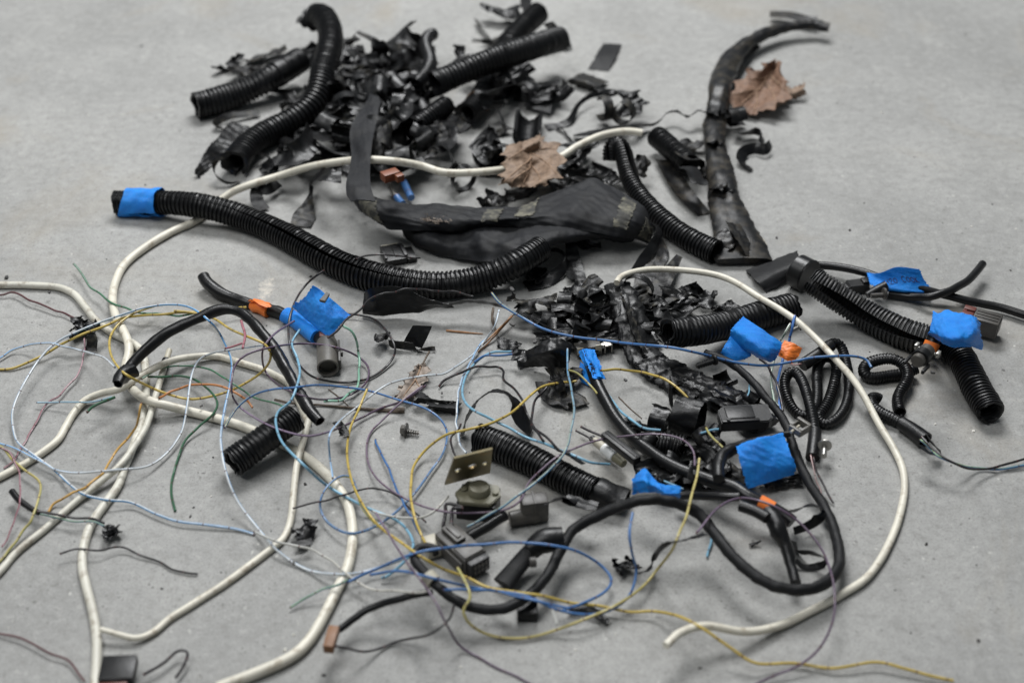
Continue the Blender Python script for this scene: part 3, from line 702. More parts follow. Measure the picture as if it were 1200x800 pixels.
o = ribbon('tape_strip', [(617, -4, 4), (616, 4, 8), (619, 14, 6)], 13, 'vinyl', roll=[20, 10], seed=241, lift=12); tag(o, 'small black tab at the top end of the sloping loom tube', 'tape')
o, c = conduit('loom_tube', [(509, 40, 22), (500, 43, 26), (498, 56, 28), (505, 72, 30), (500, 86, 30), (486, 101, 26)], 15, 'loom', None, drape=False, pitch=3.6, seed=15, depth=.06); tag(o, 'slim bent black tube stub with small open mouth in the heap', 'tube')
o, c = conduit('loom_tube', [(528, 120, 18), (510, 132, 17), (492, 145, 14), (474, 158, 11)], 23, 'loom', None, drape=False, slit=(170, [3]), pitch=4.4, depth=.14, torn=.15, seed=16); tag(o, 'short black loom stub opening forward beneath the crossing tube', 'tube')
o, c = conduit('loom_tube', [(486, 128, 18), (474, 138, 18), (458, 143, 16)], 21, 'rubber', None, drape=False, pitch=4.0, torn=.2, seed=17, depth=.03); tag(o, 'stubby plain black sleeve end beside the forward-opening loom stub', 'tube')
shred(509, 164, 40, 30, 30, 'dusty crumpled wad below the forward-opening loom stub', 'vinyl_dusty', curl=.9, wild=1.0, seed=250)
shred(478, 180, 36, 26, 10, 'dusty wad of tape touching the white cable near the heap', 'vinyl_dusty', curl=.9, wild=.9, seed=251)
# pieces to the right of the heap
def flat_piece(label, quad, mat, seed, hs=(1, 1, 1, 1), mid=2, rag=.0003, amp=.0004, cat='tape', name='tape_piece'):
    (a, b, c_, d) = quad; H = hs
    m1 = ((a[0] + d[0]) / 2, (a[1] + d[1]) / 2, (H[0] + H[3]) / 2 + mid); m2 = ((b[0] + c_[0]) / 2, (b[1] + c_[1]) / 2, (H[1] + H[2]) / 2 + mid)
    o, V = sheet(name, [[(*a, H[0]), (*b, H[1])], [m1, m2], [(*d, H[3]), (*c_, H[2])]], mat, n=18, m=14, seed=seed, rag=rag, amp=amp, drape=False)
    return tag(o, label, cat)
flat_piece('flat grooved black tape piece lying alone right of the crossed tubes', [(707, 51), (729, 52), (713, 83), (689, 81)], 'cloth_tape', 260, mid=3)
flat_piece('dusty leaf-shaped black scrap between grooved piece and curled strips', [(682, 84), (713, 96), (690, 106), (661, 97)], 'vinyl_dusty', 261, (2, 3, 1, 1), 8, .0008, .001)
flat_piece('grooved grey-black tape patch in front of the crossed tubes', [(624, 98), (656, 94), (645, 133), (613, 124)], 'cloth_tape', 262, (10, 12, 5, 5), 2)
flat_piece('small grooved scrap left of the grey-black tape patch', [(606, 102), (622, 98), (616, 120), (602, 118)], 'cloth_tape', 263, (5, 6, 1, 1), 2)
shred(640, 84, 56, 22, 340, 'dark crumple hanging below the far end of the crossing tube', 'vinyl', curl=.9, wild=.8, seed=264)
shred(634, 92, 44, 18, 20, 'dark folded scrap behind the grey-black tape patch', 'vinyl', curl=.8, wild=.6, seed=265)
o, c = conduit('loom_fragment', [(622, 124, 2), (619, 140, 2), (617, 164)], 32, 'loom', None, slit=(0, [95, 80, 70]), pitch=6.5, torn=.3, seed=18, depth=.16, drape=False); tag(o, 'broken half-open piece of ribbed loom just behind the brown leaf', 'tube')
o = ribbon('tape_strip', [(582, 128, 3), (588, 138, 4), (590, 148, 1)], 7, 'vinyl', roll=[40, 70], seed=266); tag(o, 'narrow strap curling above the upright wad near the sloping tube', 'tape')
shred(577, 162, 62, 32, 75, 'tall crumpled black wad standing left of the brown leaf', 'vinyl', curl=.9, wild=1.5, seed=267, tilt=.3, amp=.0014)
shred(573, 178, 46, 26, 80, 'lower crumpled black wad left of the brown leaf', 'vinyl', curl=.9, wild=1.5, seed=268, amp=.0014)
shred(590, 126, 20, 12, 60, 'tiny dark knot right of the yellow-tied tube mouth', 'vinyl_dusty', curl=1, wild=.8, seed=269)
o = ribbon('tape_strip', [(708, 108, 10), (691, 113, 9), (677, 124, 6), (669, 140, 2), (657, 147), (640, 150)], [8, 6, 5, 8, 10, 16], 'vinyl', roll=[60, 50, 40, 40, 10, 0], seed=270); tag(o, 'thin black strap arching left from the knot of curled strips', 'tape')
o = ribbon('tape_strip', [(652, 149), (661, 154, 2), (668, 163, 1), (674, 170)], 6, 'vinyl', roll=[20, 50, 30], seed=271); tag(o, 'short thin strap running toward the cut white cable', 'tape')
shred(722, 110, 52, 16, 5, 'black strip across the top of the curled knot right of centre', 'vinyl', curl=.6, wild=.7, seed=272, lift=10)
o = curl('tape_ring', 709, 128, 15, 12, 200, 'vinyl_dusty', turns=.8, seed=273, base=.2, start=20); tag(o, 'left loop of the curled black tape knot behind the cut white cable', 'tape')
o = curl('tape_ring', 730, 132, 14, 13, 240, 'vinyl_dusty', turns=.9, seed=274, base=.2, start=80); tag(o, 'right loop of the curled black tape knot behind the cut white cable', 'tape')
shred(741, 128, 40, 18, 75, 'leaning scrap at the right side of the curled tape knot', 'vinyl', curl=.7, wild=.8, seed=275)
o = ribbon('tape_strip', [(672, 160, 2), (695, 156, 5), (718, 150, 7), (742, 147, 6), (767, 146, 3), (782, 133, 10), (793, 131, 12), (806, 137, 10), (820, 129, 14)], [14, 16, 17, 14, 9, 5, 5, 6, 9], 'vinyl', roll=[20, 10, 20, 10, 30, 60, 60, 50, 30], seed=276, amp=.0006); tag(o, 'long dark strap trailing left from the tall grey sleeve past the curled knot', 'tape')
for (x, y, L, W, a, s_, lb) in [(668, 190, 44, 26, 60, 280, 'glossy black curl just right of the brown leaf'), (688, 194, 44, 24, 40, 281, 'shiny black fold between brown leaf and slim loom tube'), (702, 206, 46, 24, 20, 282, 'dark fold resting behind the wide fabric sleeve'),
                            (656, 214, 34, 16, 10, 283, 'dark scrap under the front edge of the brown leaf'), (612, 224, 44, 16, 15, 284, 'dusty scrap behind the fabric sleeve below the brown leaf'), (574, 234, 24, 22, 70, 285, 'ribbed scrap leaning on the back of the fabric sleeve'), (680, 178, 40, 20, 10, 286, 'black fold beneath the cut end of the white cable')]:
    shred(x, y, L, W, a, lb, 'vinyl_gloss' if s_ < 283 else 'vinyl', curl=.9, wild=.7, seed=s_)
# ================================================================ white cables
def wcable(label, pts, d, mat='white_cable', **k):
    o, c = cable('white_cable', None, pts, d, mat, seg=14, jit=.5, noise=.025, **k); tag(o, label, 'cable'); return o
wcable('dirty white cable entering at left edge and running down past the knotted tape', [(-25, 336), (0, 335), (37, 335), (68, 337), (87, 345), (100, 360), (113, 376), (132, 390), (155, 401), (166, 412), (170, 430), (171, 455), (169, 477), (164, 500), (157, 520), (147, 545), (139, 568), (123, 591), (107, 614), (98, 638), (96, 662), (101, 688), (109, 720), (113, 752), (112, 790), (108, 830)], 9.6, 'white_cable_grey')
tw = thing('white_cable', 'thinner white cable with grey stripped tip running down to lower left edge', 'cable', (150, 530))
o, c = cable('sheath', None, [(194, 422, 3), (191, 434, 2), (187, 449), (182, 466), (175, 490), (168, 507), (143, 542), (120, 562), (88, 588), (55, 617), (20, 646), (0, 669), (-30, 700)], 8, 'white_cable_grey', parent=tw, seg=12)
tube('stripped_tip', np.array([c[0] + (c[0] - c[3]) / np.linalg.norm(c[0] - c[3]) * q for q in (-.002, 0, .004, .008, .012)]), .0021, 'plastic_cream', tw, seg=10)
tube('black_band', c[0:4], .0031, 'vinyl', tw, seg=12)
tc = thing('white_cable', 'long white cable from its cut end at back centre looping to the bottom edge', 'cable', (280, 225))
o, c = cable('sheath', None, [(755, 157, 12), (740, 155, 16), (722, 156, 20), (700, 161, 22), (676, 172, 18), (655, 185, 12), (625, 194, 5), (595, 198, 3), (555, 202), (520, 202), (492, 194, 3), (462, 189, 6), (430, 187, 6), (395, 190), (362, 196), (325, 207), (290, 218), (265, 230), (232, 257), (200, 272), (170, 290), (146, 310), (135, 332), (132, 352), (136, 371), (143, 384), (150, 400), (151, 414), (147, 430), (150, 446), (160, 460), (175, 469), (200, 476), (232, 484), (262, 492), (287, 500), (312, 511), (353, 532), (384, 557), (403, 582), (411, 604), (413, 632), (407, 664), (394, 692), (379, 722), (362, 750), (340, 770), (300, 788), (255, 805)], 9.8, 'white_cable', parent=tc, seg=14, jit=.4, noise=.025)
d_ = (c[0] - c[2]) / np.linalg.norm(c[0] - c[2]); tube('cut_core', np.array([c[0] - d_ * .001, c[0] + d_ * .0006]), .0015, 'copper_ends', tc, seg=10, do_stamp=False)
wcable('white cable curving between the black sleeve and the short loom tube', [(361, 494), (357, 486), (350, 470), (340, 451), (315, 437), (282, 425), (250, 417), (212, 420), (187, 428), (162, 442), (142, 455), (120, 461), (100, 470), (86, 485), (77, 500), (65, 519), (34, 541), (0, 558), (-30, 570)], 8.6)
wcable('white cable dropping from the short loom tube to the blank floor at lower left', [(362, 488, 5), (359, 500), (353, 524), (347, 549), (344, 576), (341, 606), (334, 626), (322, 639), (281, 670), (250, 692), (225, 708), (200, 724), (180, 740), (160, 747), (140, 744), (119, 738)], [8.5, 8.5, 8.5, 8, 6], )
# ================================================================ fabric sleeve and what lies round it
o = ribbon('tape_strip', [(668, 278, 12), (670, 292, 6), (672, 310, 2), (676, 330)], [12, 16, 20, 24], 'vinyl', roll=[10, 0, 15], seed=300, amp=.0009); tag(o, 'straight black strip hanging below the fabric sleeve', 'tape')
o = ribbon('tape_strip', [(626, 304, 6), (638, 297, 8), (650, 293, 9), (661, 299, 9), (663, 308, 6), (656, 318, 3), (640, 329, 1), (616, 336)], [6, 8, 10, 12, 13, 17, 20, 18], 'vinyl', roll=[30, 50, 60, 75, 55, 25, 10, 0], seed=301, amp=.0007); tag(o, 'hooked black strip below the fabric sleeve with loose flat end', 'tape')
shred(690, 285, 30, 14, 350, 'small dark flake below the middle of the fabric sleeve', curl=.5, wild=.6, seed=302)
shred(627, 322, 34, 20, 40, 'dark scrap tucked beneath the hooked strip near the blue-taped tube end', curl=.7, wild=.7, seed=303)
tc_ = thing('connector_block', 'flat black plastic connector shell lying behind the blue-taped loom tube', 'connector', (465, 312))
k = Kit(458, 294, 472, 322); k.box(0, 34, -13, 11, 1, 9, .8).box(4, 30, -14, -11, 2, 11, .5).box(4, 30, 9, 13, 2, 11, .5).done('housing', 'plastic_black', tc_)
k.box(-3, 1.5, -11, 9, 2, 8, .5).done('contact_strip', 'plastic_cream', tc_); k.box(8, 34, 12, 23, 1, 7, .8).done('latch', 'plastic_black', tc_); k.box(8, 28, -1.2, 1.2, 9, 10.4, .4).done('rib', 'plastic_black', tc_)
tb = thing('loom_tube', 'long black corrugated loom tube with blue tape on its left end', 'tube', (380, 300))
o, cB = conduit('tube', [(127, 237), (157, 237), (187, 237), (225, 239), (260, 246), (290, 256), (320, 269), (350, 284), (376, 300), (406, 315), (442, 326), (480, 333), (517, 335), (555, 330), (585, 320), (611, 306), (640, 287)], 31, 'loom', tb, slit=(30, [1.5, 1.5, 1.5, 2, 4, 7, 7, 6, 4, 2, 1.5, 1.5, 1.5]), pitch=5.2, depth=.13, seed=31, torn=.08, seg=32, taper=[.92, .92, .94, 1.0, 1.1, 1.08, 1, 1, 1])
n = len(cB); i0, i1 = int(n * .012), int(n * .115)
cc = cB[i0:i1]; rr = o['_r'] * 1.05
T, S, U = frames(cc); V = []
for ii in range(0, len(cc), 3):
    f = ii / len(cc); a = np.linspace(math.radians(100 + 30 * math.sin(f * 2)), math.radians(100 + 372), 40)
    sh = (np.cos(a) * .0045 + .003) * (1 - f) if True else 0
    V.append(cc[ii] + rr * (1 + .03 * np.sin(a * 5 + ii * .21) + .02 * (a - a[0]) / 6)[:, None] * (np.cos(a)[:, None] * U[ii] + np.sin(a)[:, None] * S[ii]) + T[ii] * sh[:, None])
V = np.array(V); V = crinkle(V, .0007, 330, 33, normals(V)); shell('blue_tape_wrap', V, .0004, 'blue_tape', tb)
# fabric
tf = thing('fabric_sleeve', 'wide flattened dark grey fabric sleeve with worn tan patches across the centre', 'sleeve', (600, 265))
o, VB = sheet('hanging_strap', [[(434, 110, 3), (440, 112, 4), (447, 116, 3)], [(411, 149, 3), (427, 147, 5), (441, 142, 3)], [(411, 185, 3), (423, 181, 5), (435, 176, 3)], [(405, 221, 12), (420, 219, 18), (434, 214, 14)], [(410, 234, 12), (424, 236, 20), (440, 236, 18)]], 'fabric_sleeve', tf, n=40, m=16, amp=.0018, scale=90, seed=40, ridged=True, t=.0008, drape=True, dil=3)
rows = [[(408, 224, 17), (430, 230, 20), (455, 233, 23), (500, 238, 25), (560, 242, 25), (602, 241, 26), (640, 226, 27), (690, 211, 30), (720, 219, 29), (752, 240, 24), (767, 266, 12)],
        [(409, 230, 18), (430, 240, 23), (455, 247, 28), (500, 252, 29), (560, 254, 29), (605, 253, 31), (645, 245, 33), (690, 238, 35), (722, 244, 33), (750, 257, 27), (767, 274, 9)],
        [(416, 240, 13), (434, 252, 19), (455, 259, 23), (500, 263, 25), (560, 262, 26), (608, 260, 27), (648, 257, 30), (690, 257, 31), (722, 262, 28), (747, 270, 21), (765, 280, 6)],
        [(430, 252, 5), (440, 260, 12), (457, 269, 16), (500, 271, 19), (560, 268, 20), (610, 267, 22), (650, 268, 24), (690, 271, 24), (720, 277, 20), (743, 281, 13), (761, 286, 2)]]
o, VM = sheet('upper_panel', rows, 'fabric_sleeve', tf, n=40, m=130, amp=.0024, scale=62, seed=41, ridged=True, t=.0009)
rows = [[(468, 266, 15), (500, 266, 17), (545, 264, 19), (600, 262, 22), (650, 263, 25), (700, 268, 22), (745, 277, 11)],
        [(472, 277, 7), (496, 284, 12), (545, 286, 15), (598, 282, 26), (646, 275, 30), (700, 277, 18), (740, 283, 7)],
        [(475, 281, 1), (494, 294, 2), (545, 304, 5), (588, 306, 16), (636, 290, 26), (684, 282, 14), (728, 284, 3)]]
sheet('lower_panel', rows, 'fabric_sleeve', tf, n=28, m=90, amp=.0022, scale=75, seed=42, ridged=True, t=.0009)
ribbon('tail_strap', [(766, 262, 14), (772, 272, 12), (764, 290, 8), (752, 306, 3), (744, 318, 0)], [14, 13, 13, 12, 10], 'rubber', tf, roll=[30, 60, 50, 40, 30], amp=.0004, seed=43)
sheet('tail_flap', [[(772, 272, 10), (780, 286, 4)], [(760, 298, 5), (784, 300, 2)], [(746, 320, 2), (771, 322, 1)], [(742, 336, 1), (757, 342, 1)]], 'rubber_dusty', tf, n=24, m=14, amp=.0007, seed=44)
def patch(name, V, j0, j1, i0, i1, seed, mat='adhesive_residue', parent=tf):
    W = V[i0:i1, j0:j1] + normals(V)[i0:i1, j0:j1] * .0011 * (1 if normals(V)[..., 2].mean() > 0 else -1)
    rs = np.random.RandomState(seed); W = W.copy()
    for e in (0, -1): W[e] += rs.randn(W.shape[1], 3) * .0006 * [1, 1, 0]; W[:, e] += rs.randn(W.shape[0], 3) * .0006 * [1, 1, 0]
    return shell(name, W, .0002, mat, parent, do_stamp=False, floor=False)
m_ = VM.shape[1]
def colx(px):   # sheet column nearest a photo x
    xs = [np.interp(0, [0], [0])]
    best = 0; bd = 1e9
    for j in range(m_):
        p = VM[20, j] - CAM; z = p[1] * CP - p[2] * SP; x = 600 + FPX * p[0] / z
        if abs(x - px) < bd: bd = abs(x - px); best = j
    return best
patch('worn_patch', VM, colx(428), colx(447), 4, 32, 1); patch('worn_patch', VM, colx(565), colx(588), 4, 26, 2); patch('worn_patch', VM, colx(604), colx(628), 2, 22, 3); patch('worn_patch', VM, colx(722), colx(740), 2, 32, 4); patch('worn_patch', VM, colx(752), colx(766), 6, 34, 5)
# fluff stuck to the sleeve
rs = np.random.RandomState(3); tfz = []
fz = bmesh.new(); VV = []; FF = []
for q in range(70):
    x0, y0 = 500 + rs.rand() * 26, 257 + (rs.rand() - .5) * 8; an = rs.rand() * 6.28; ln = rs.uniform(4, 12)
    pp = [P(x0 + math.cos(an) * ln * s_, y0 + math.sin(an) * ln * s_ * .6, (27 + 4 * s_ * rs.rand()) / 1000) for s_ in (0, .5, 1)]
    b0 = len(VV)
    for p in pp: VV += [p, p + np.array([.0002, .0001, .0003])]
    FF += [(b0, b0 + 1, b0 + 3, b0 + 2), (b0 + 2, b0 + 3, b0 + 5, b0 + 4)]
o = mesh_obj('lint_tuft', VV, FF, 'fluff'); tag(o, 'pale brown tuft of lint stuck on the fabric sleeve', 'lint', kind='stuff')
# loop of tape round the white cable
o = ribbon('tape_strip', [(516, 168, 10), (526, 178, 12), (530, 190, 12), (532, 202, 8), (540, 206, 6)], [14, 10, 8, 18, 22], 'vinyl', roll=[20, 50, 70, 60, 40], seed=310, amp=.0006); tag(o, 'black strap reaching from the heap to the white cable', 'tape')
o = curl('tape_ring', 543, 209, 15, 9, 300, 'vinyl', turns=1.05, seed=311, base=0, start=90, spiral=.05, squash=1.0, amp=.0002); tag(o, 'small black tape ring looped around the white cable', 'tape')
# brown leaves
def lobes(V, amp, seed):
    rs = np.random.RandomState(seed); n, m, _ = V.shape; V = V.copy(); ph = rs.rand() * 3
    for side, c0, c1 in ((0, 0, m // 4), (1, m - 1, m - 1 - m // 4)):
        for i in range(n):
            z = abs(((i / n * 4.3 + ph + side * .5) % 1.0) - .5) * 2; d = V[i, c0] - V[i, c1]; d /= np.linalg.norm(d) + 1e-9
            for k in range(m // 4):
                j = k if side == 0 else m - 1 - k; V[i, j] += d * amp * (z ** 1.5 - .35) * (1 - k / (m // 4)) ** 1.3
    return V
def leaf(label, outline, hs, mat, veins, seed, lift=0, amp=.0016, n=22):
    """leaf blade: fan between a midrib and its outline (photo survey), crumpled, with raised veins"""
    t_ = thing('dry_leaf', label, 'leaf', (sum(p[0] for p in outline) / len(outline), sum(p[1] for p in outline) / len(outline)))
    L_, R_ = outline[:len(outline) // 2], outline[len(outline) // 2:][::-1]
    rows = []
    for (a, b_, h) in zip(L_, R_, hs):
        mid_ = ((a[0] + b_[0]) / 2, (a[1] + b_[1]) / 2, h * .5)
        rows.append([(*a, h), mid_, (*b_, h * .9)])
    o, V = sheet('blade', rows, mat, t_, n=40, m=40, amp=amp, scale=120, seed=seed, rag=.0006, t=.0003, drape=True, dil=4, post=lambda V: lobes(V, .0035 if mat == 'leaf_faded' else .0095, seed))
    nn = normals(V); sg = 1 if nn[..., 2].mean() > 0 else -1
    for (u0, v0, u1, v1) in veins:
        pl = []
        for s_ in np.linspace(0, 1, 14):
            i, j = int((u0 + (u1 - u0) * s_) * 39), int((v0 + (v1 - v0) * s_) * 39); pl.append(V[i, j] + nn[i, j] * sg * .0005)
        tube('vein', np.array([smooth(np.array(pl)[:, q], 1) for q in range(3)]).T, [.0007, .0003], 'leaf_vein', t_, seg=6, do_stamp=False)
    return t_, V
leaf('crumpled brown leaf lying between the heap and the fabric sleeve', [(592, 172), (592, 186), (590, 198), (588, 212), (598, 219)] + [(632, 218), (648, 210), (657, 196), (655, 172), (632, 160)], [3, 5, 5, 3, 2], 'leaf_brown', [(.05, .5, .97, .45), (.3, .5, .7, .95), (.4, .5, .8, .05), (.2, .5, .35, .97), (.15, .5, .3, .04), (.55, .48, .93, .85), (.6, .48, .95, .15)], 50)
flat_piece('round brown leaf lobe folded up at left of the crumpled leaf', [(594, 170), (608, 168), (606, 188), (593, 188)], 'leaf_brown', 51, (30, 30, 28, 28), 3, .0007, .0008, cat='leaf', name='dry_leaf_lobe')
flat_piece('upright brown leaf lobe folded at the back of the crumpled leaf', [(611, 168), (634, 157), (632, 174), (614, 182)], 'leaf_brown', 52, (34, 36, 28, 28), 3, .0007, .0008, cat='leaf', name='dry_leaf_lobe')
leaf('rust brown curled leaf behind the tall grey sleeve', [(907, 70), (890, 78), (872, 88), (862, 100), (853, 113), (858, 128)] + [(876, 133), (900, 128), (918, 118), (926, 108), (918, 92), (914, 72)], [30, 22, 18, 14, 8, 3], 'leaf_rust', [(.05, .5, .95, .4), (.4, .5, .6, .95), (.5, .5, .8, .1), (.25, .5, .4, .96), (.3, .5, .5, .05), (.6, .46, .9, .85)], 53, amp=.0018)
flat_piece('pale right-hand lobe of the rust brown leaf with dark pointed tip', [(905, 92), (928, 104), (922, 122), (902, 130)], 'leaf_brown', 54, (16, 10, 2, 3), 4, .001, .0012, cat='leaf', name='dry_leaf_lobe')
flat_piece('narrow curled tip at the far right of the rust brown leaf', [(922, 106), (942, 97), (945, 112), (926, 118)], 'leaf_brown', 55, (8, 14, 4, 1), 3, .001, .001, cat='leaf', name='dry_leaf_lobe')
# ================================================================ upper right
o = ribbon('sleeve_strip', [(775, 188, 2), (786, 206, 2), (800, 228, 1), (822, 252)], [20, 24, 24, 20], 'rubber_dusty', roll=[10, 5, 10], amp=.0005, seed=320, cup=.18); tag(o, 'flat black sleeve strip lying left of the tall grey sleeve', 'sleeve')
t9 = thing('loom_tube', 'short black loom piece with crumpled tape end left of the tall grey sleeve', 'tube', (800, 190))
conduit('tube', [(766, 157, 3), (782, 170, 2), (798, 184, 2), (812, 198, 1)], 26, 'loom', t9, slit=(180, [4]), pitch=5, depth=.14, torn=.1, seed=32)
ribbon('tape_end', [(798, 180, 6), (810, 190, 8), (822, 197, 5), (826, 206, 1)], [22, 26, 22, 16], 'vinyl_dusty', t9, roll=[20, 30, 10], amp=.0014, seed=321)
ribbon('tape_end', [(806, 196, 6), (814, 206, 4), (820, 216)], [24, 26, 20], 'vinyl', t9, roll=[10, 30, 10], amp=.0012, seed=322)
shred(812, 172, 34, 16, 350, 'dusty strip lying across the crumpled tape end near the grey sleeve', 'vinyl_dusty', curl=.4, wild=.6, seed=323)
ts = thing('harness_sleeve', 'tall grey-black sleeve rising to a bent tip at the upper right', 'sleeve', (842, 200))
pts = [(971, 33, 8), (950, 30, 8), (918, 33, 9), (890, 43, 9), (868, 57, 9), (853, 76, 8), (845, 98, 7), (841, 122, 6), (838, 142, 5), (838, 165, 4), (842, 195, 3), (848, 225, 2), (855, 255, 1), (864, 282), (871, 306)]
mx = mpp(850, 160); c = path(pts, 7 * mx, ramp=.03, drape=True)
tube('sleeve', c, np.array([9.0, 9.0, 9.5, 11, 13, 13.5, 12, 12, 13, 14.5, 16, 17, 17.5]) * mx * .92, 'rubber_dusty', ts, seg=28, flat=[.9, .9, .9, .9, .85, .8, .75, .75, .72, .7, .6, .45, .25], noise=.07, seed=9, hollow=False, crink=(.0018, 110), helix=(.03, .07))
ribbon('flat_tail', [(958, 24, 10), (945, 23, 9), (925, 18, 7), (902, 17, 6)], [12, 14, 15, 14], 'rubber_dusty', ts, roll=[20, 10, 5], amp=.0003, seed=330)
ribbon('side_fold', [(889, 53, 6), (876, 64, 7), (864, 80, 8), (856, 100, 8)], [7, 11, 12, 8], 'rubber_dusty', ts, roll=[30, 30, 40], amp=.0004, seed=331, drape=False)
ribbon('tape_band', [(822, 132, 12), (832, 131, 18), (842, 131, 20), (852, 133, 16), (858, 138, 8)], [10, 13, 14, 14, 12], 'vinyl', ts, roll=[30, 10, 0, 350, 330], drape=False, amp=.0006, seed=332)
o = curl('tape_curl', 863, 138, 13, 20, 20, 'vinyl_gloss', ts, turns=.75, start=10, seed=333, base=.3)
o = ribbon('tape_curl', [(860, 156, 4), (872, 157, 6), (884, 154, 7), (893, 158, 5), (892, 168, 2)], [14, 16, 14, 12, 10], 'vinyl_gloss', ts, roll=[20, 40, 60, 70, 40], seed=334, amp=.0005)
o = ribbon('tape_curl', [(903, 168, 8), (897, 175, 6), (884, 174, 5), (872, 178, 4), (868, 188, 2), (880, 200)], [10, 14, 13, 14, 13, 7], 'vinyl_gloss', ts, roll=[60, 50, 60, 40, 30, 10], seed=335, amp=.0006)
t8 = thing('loom_tube', 'slim black loom tube curving right of the fabric sleeve to a round open mouth', 'tube', (770, 252))
conduit('tube', [(716, 192, 8), (715, 176, 18), (719, 163, 24), (729, 170, 22), (733, 190, 14), (738, 212, 8), (751, 233, 4), (770, 253, 2), (795, 273), (820, 287), (844, 297)], 25, 'loom', t8, slit=(-20, [10, 16, 22, 10, 1, 1, 1, 1, 1, 1]), pitch=4.6, depth=.14, seed=33, torn=.05, drape=False, taper=[.8, .85, .9, .92, .95, 1, 1.02, 1.05])
shred(750, 208, 32, 16, 80, 'thin upright sliver behind the slim loom tube', 'vinyl_dusty', curl=.3, wild=.3, seed=336, tilt=.4)
shred(762, 338, 60, 22, 50, 'dusty strip running from the fabric tail into the central tape pile', 'vinyl_dusty', curl=.3, wild=.4, seed=337)
o = ribbon('tape_strip', [(796, 300, 8), (786, 316, 3), (776, 332, 1), (768, 346)], [8, 14, 20, 20], 'vinyl_dusty', roll=[30, 10, 0], seed=338, amp=.0007); tag(o, 'dusty strip below the mouth of the slim loom tube', 'tape')
tg = thing('terminal_scrap', 'tiny cream and steel terminal scrap beside the tall sleeve mouth', 'terminal', (895, 290))
ribbon('torn_flap', [(858, 262, 14), (868, 280, 12), (878, 296, 7), (888, 309, 1)], [20, 24, 22, 14], 'rubber_dusty', ts, roll=[20, 30, 25, 10], amp=.0012, seed=351, drape=False)
ribbon('torn_flap', [(846, 270, 12), (851, 284, 10), (858, 298, 4), (862, 308, 1)], [14, 18, 16, 9], 'rubber_dusty', ts, roll=[340, 350, 0], amp=.0012, seed=352, drape=False)
ribbon('tape_band', [(829, 168, 12), (838, 166, 18), (848, 168, 13)], [13, 16, 13], 'vinyl', ts, roll=[25, 0, 335], drape=False, amp=.0008, seed=353)
ribbon('tape_band', [(833, 222, 12), (847, 219, 18), (861, 224, 11)], [12, 15, 12], 'rubber_dusty', ts, roll=[25, 0, 335], drape=False, amp=.0010, seed=354)
k = Kit(889, 280, 899, 296); k.cyl((0, 0, 2), (14, 0, 2), 2).done('pin', 'zinc', tg); k.box(8, 14, -3, 3, 0, 5, .5).box(15, 20, -2.5, 3.5, 0, 4, .5).done('lug', 'plastic_cream', tg)
# ================================================================ central tape pile
CG = 'shreds in the central tape pile'; CL = 'crinkled black tape shred in the central pile below the fabric sleeve'
tbd = thing('tape_band', 'broad black tape band narrowing from the blue-taped tube to the central pile', 'tape', (480, 368))
sheet('wide_end', [[(426, 344, 20), (436, 337, 27), (464, 336, 28), (484, 342, 24), (505, 352, 19), (528, 356, 17)], [(425, 356, 11), (440, 354, 17), (465, 353, 16), (488, 356, 14), (508, 358, 14), (530, 359, 14)], [(425, 368, 2), (448, 370, 2), (470, 368, 3), (490, 366, 5), (510, 362, 9), (532, 361, 12)]], 'rubber', tbd, n=26, m=46, amp=.0009, scale=120, seed=339)
ribbon('narrow_end', [(522, 358, 12), (550, 353, 15), (580, 357, 16), (610, 369, 14), (636, 380, 10), (652, 394, 5)], [7, 8, 11, 13, 14, 14], 'rubber', tbd, roll=[60, 60, 55, 45, 35, 20], seed=340, amp=.0005, drape=False)
sd = 400
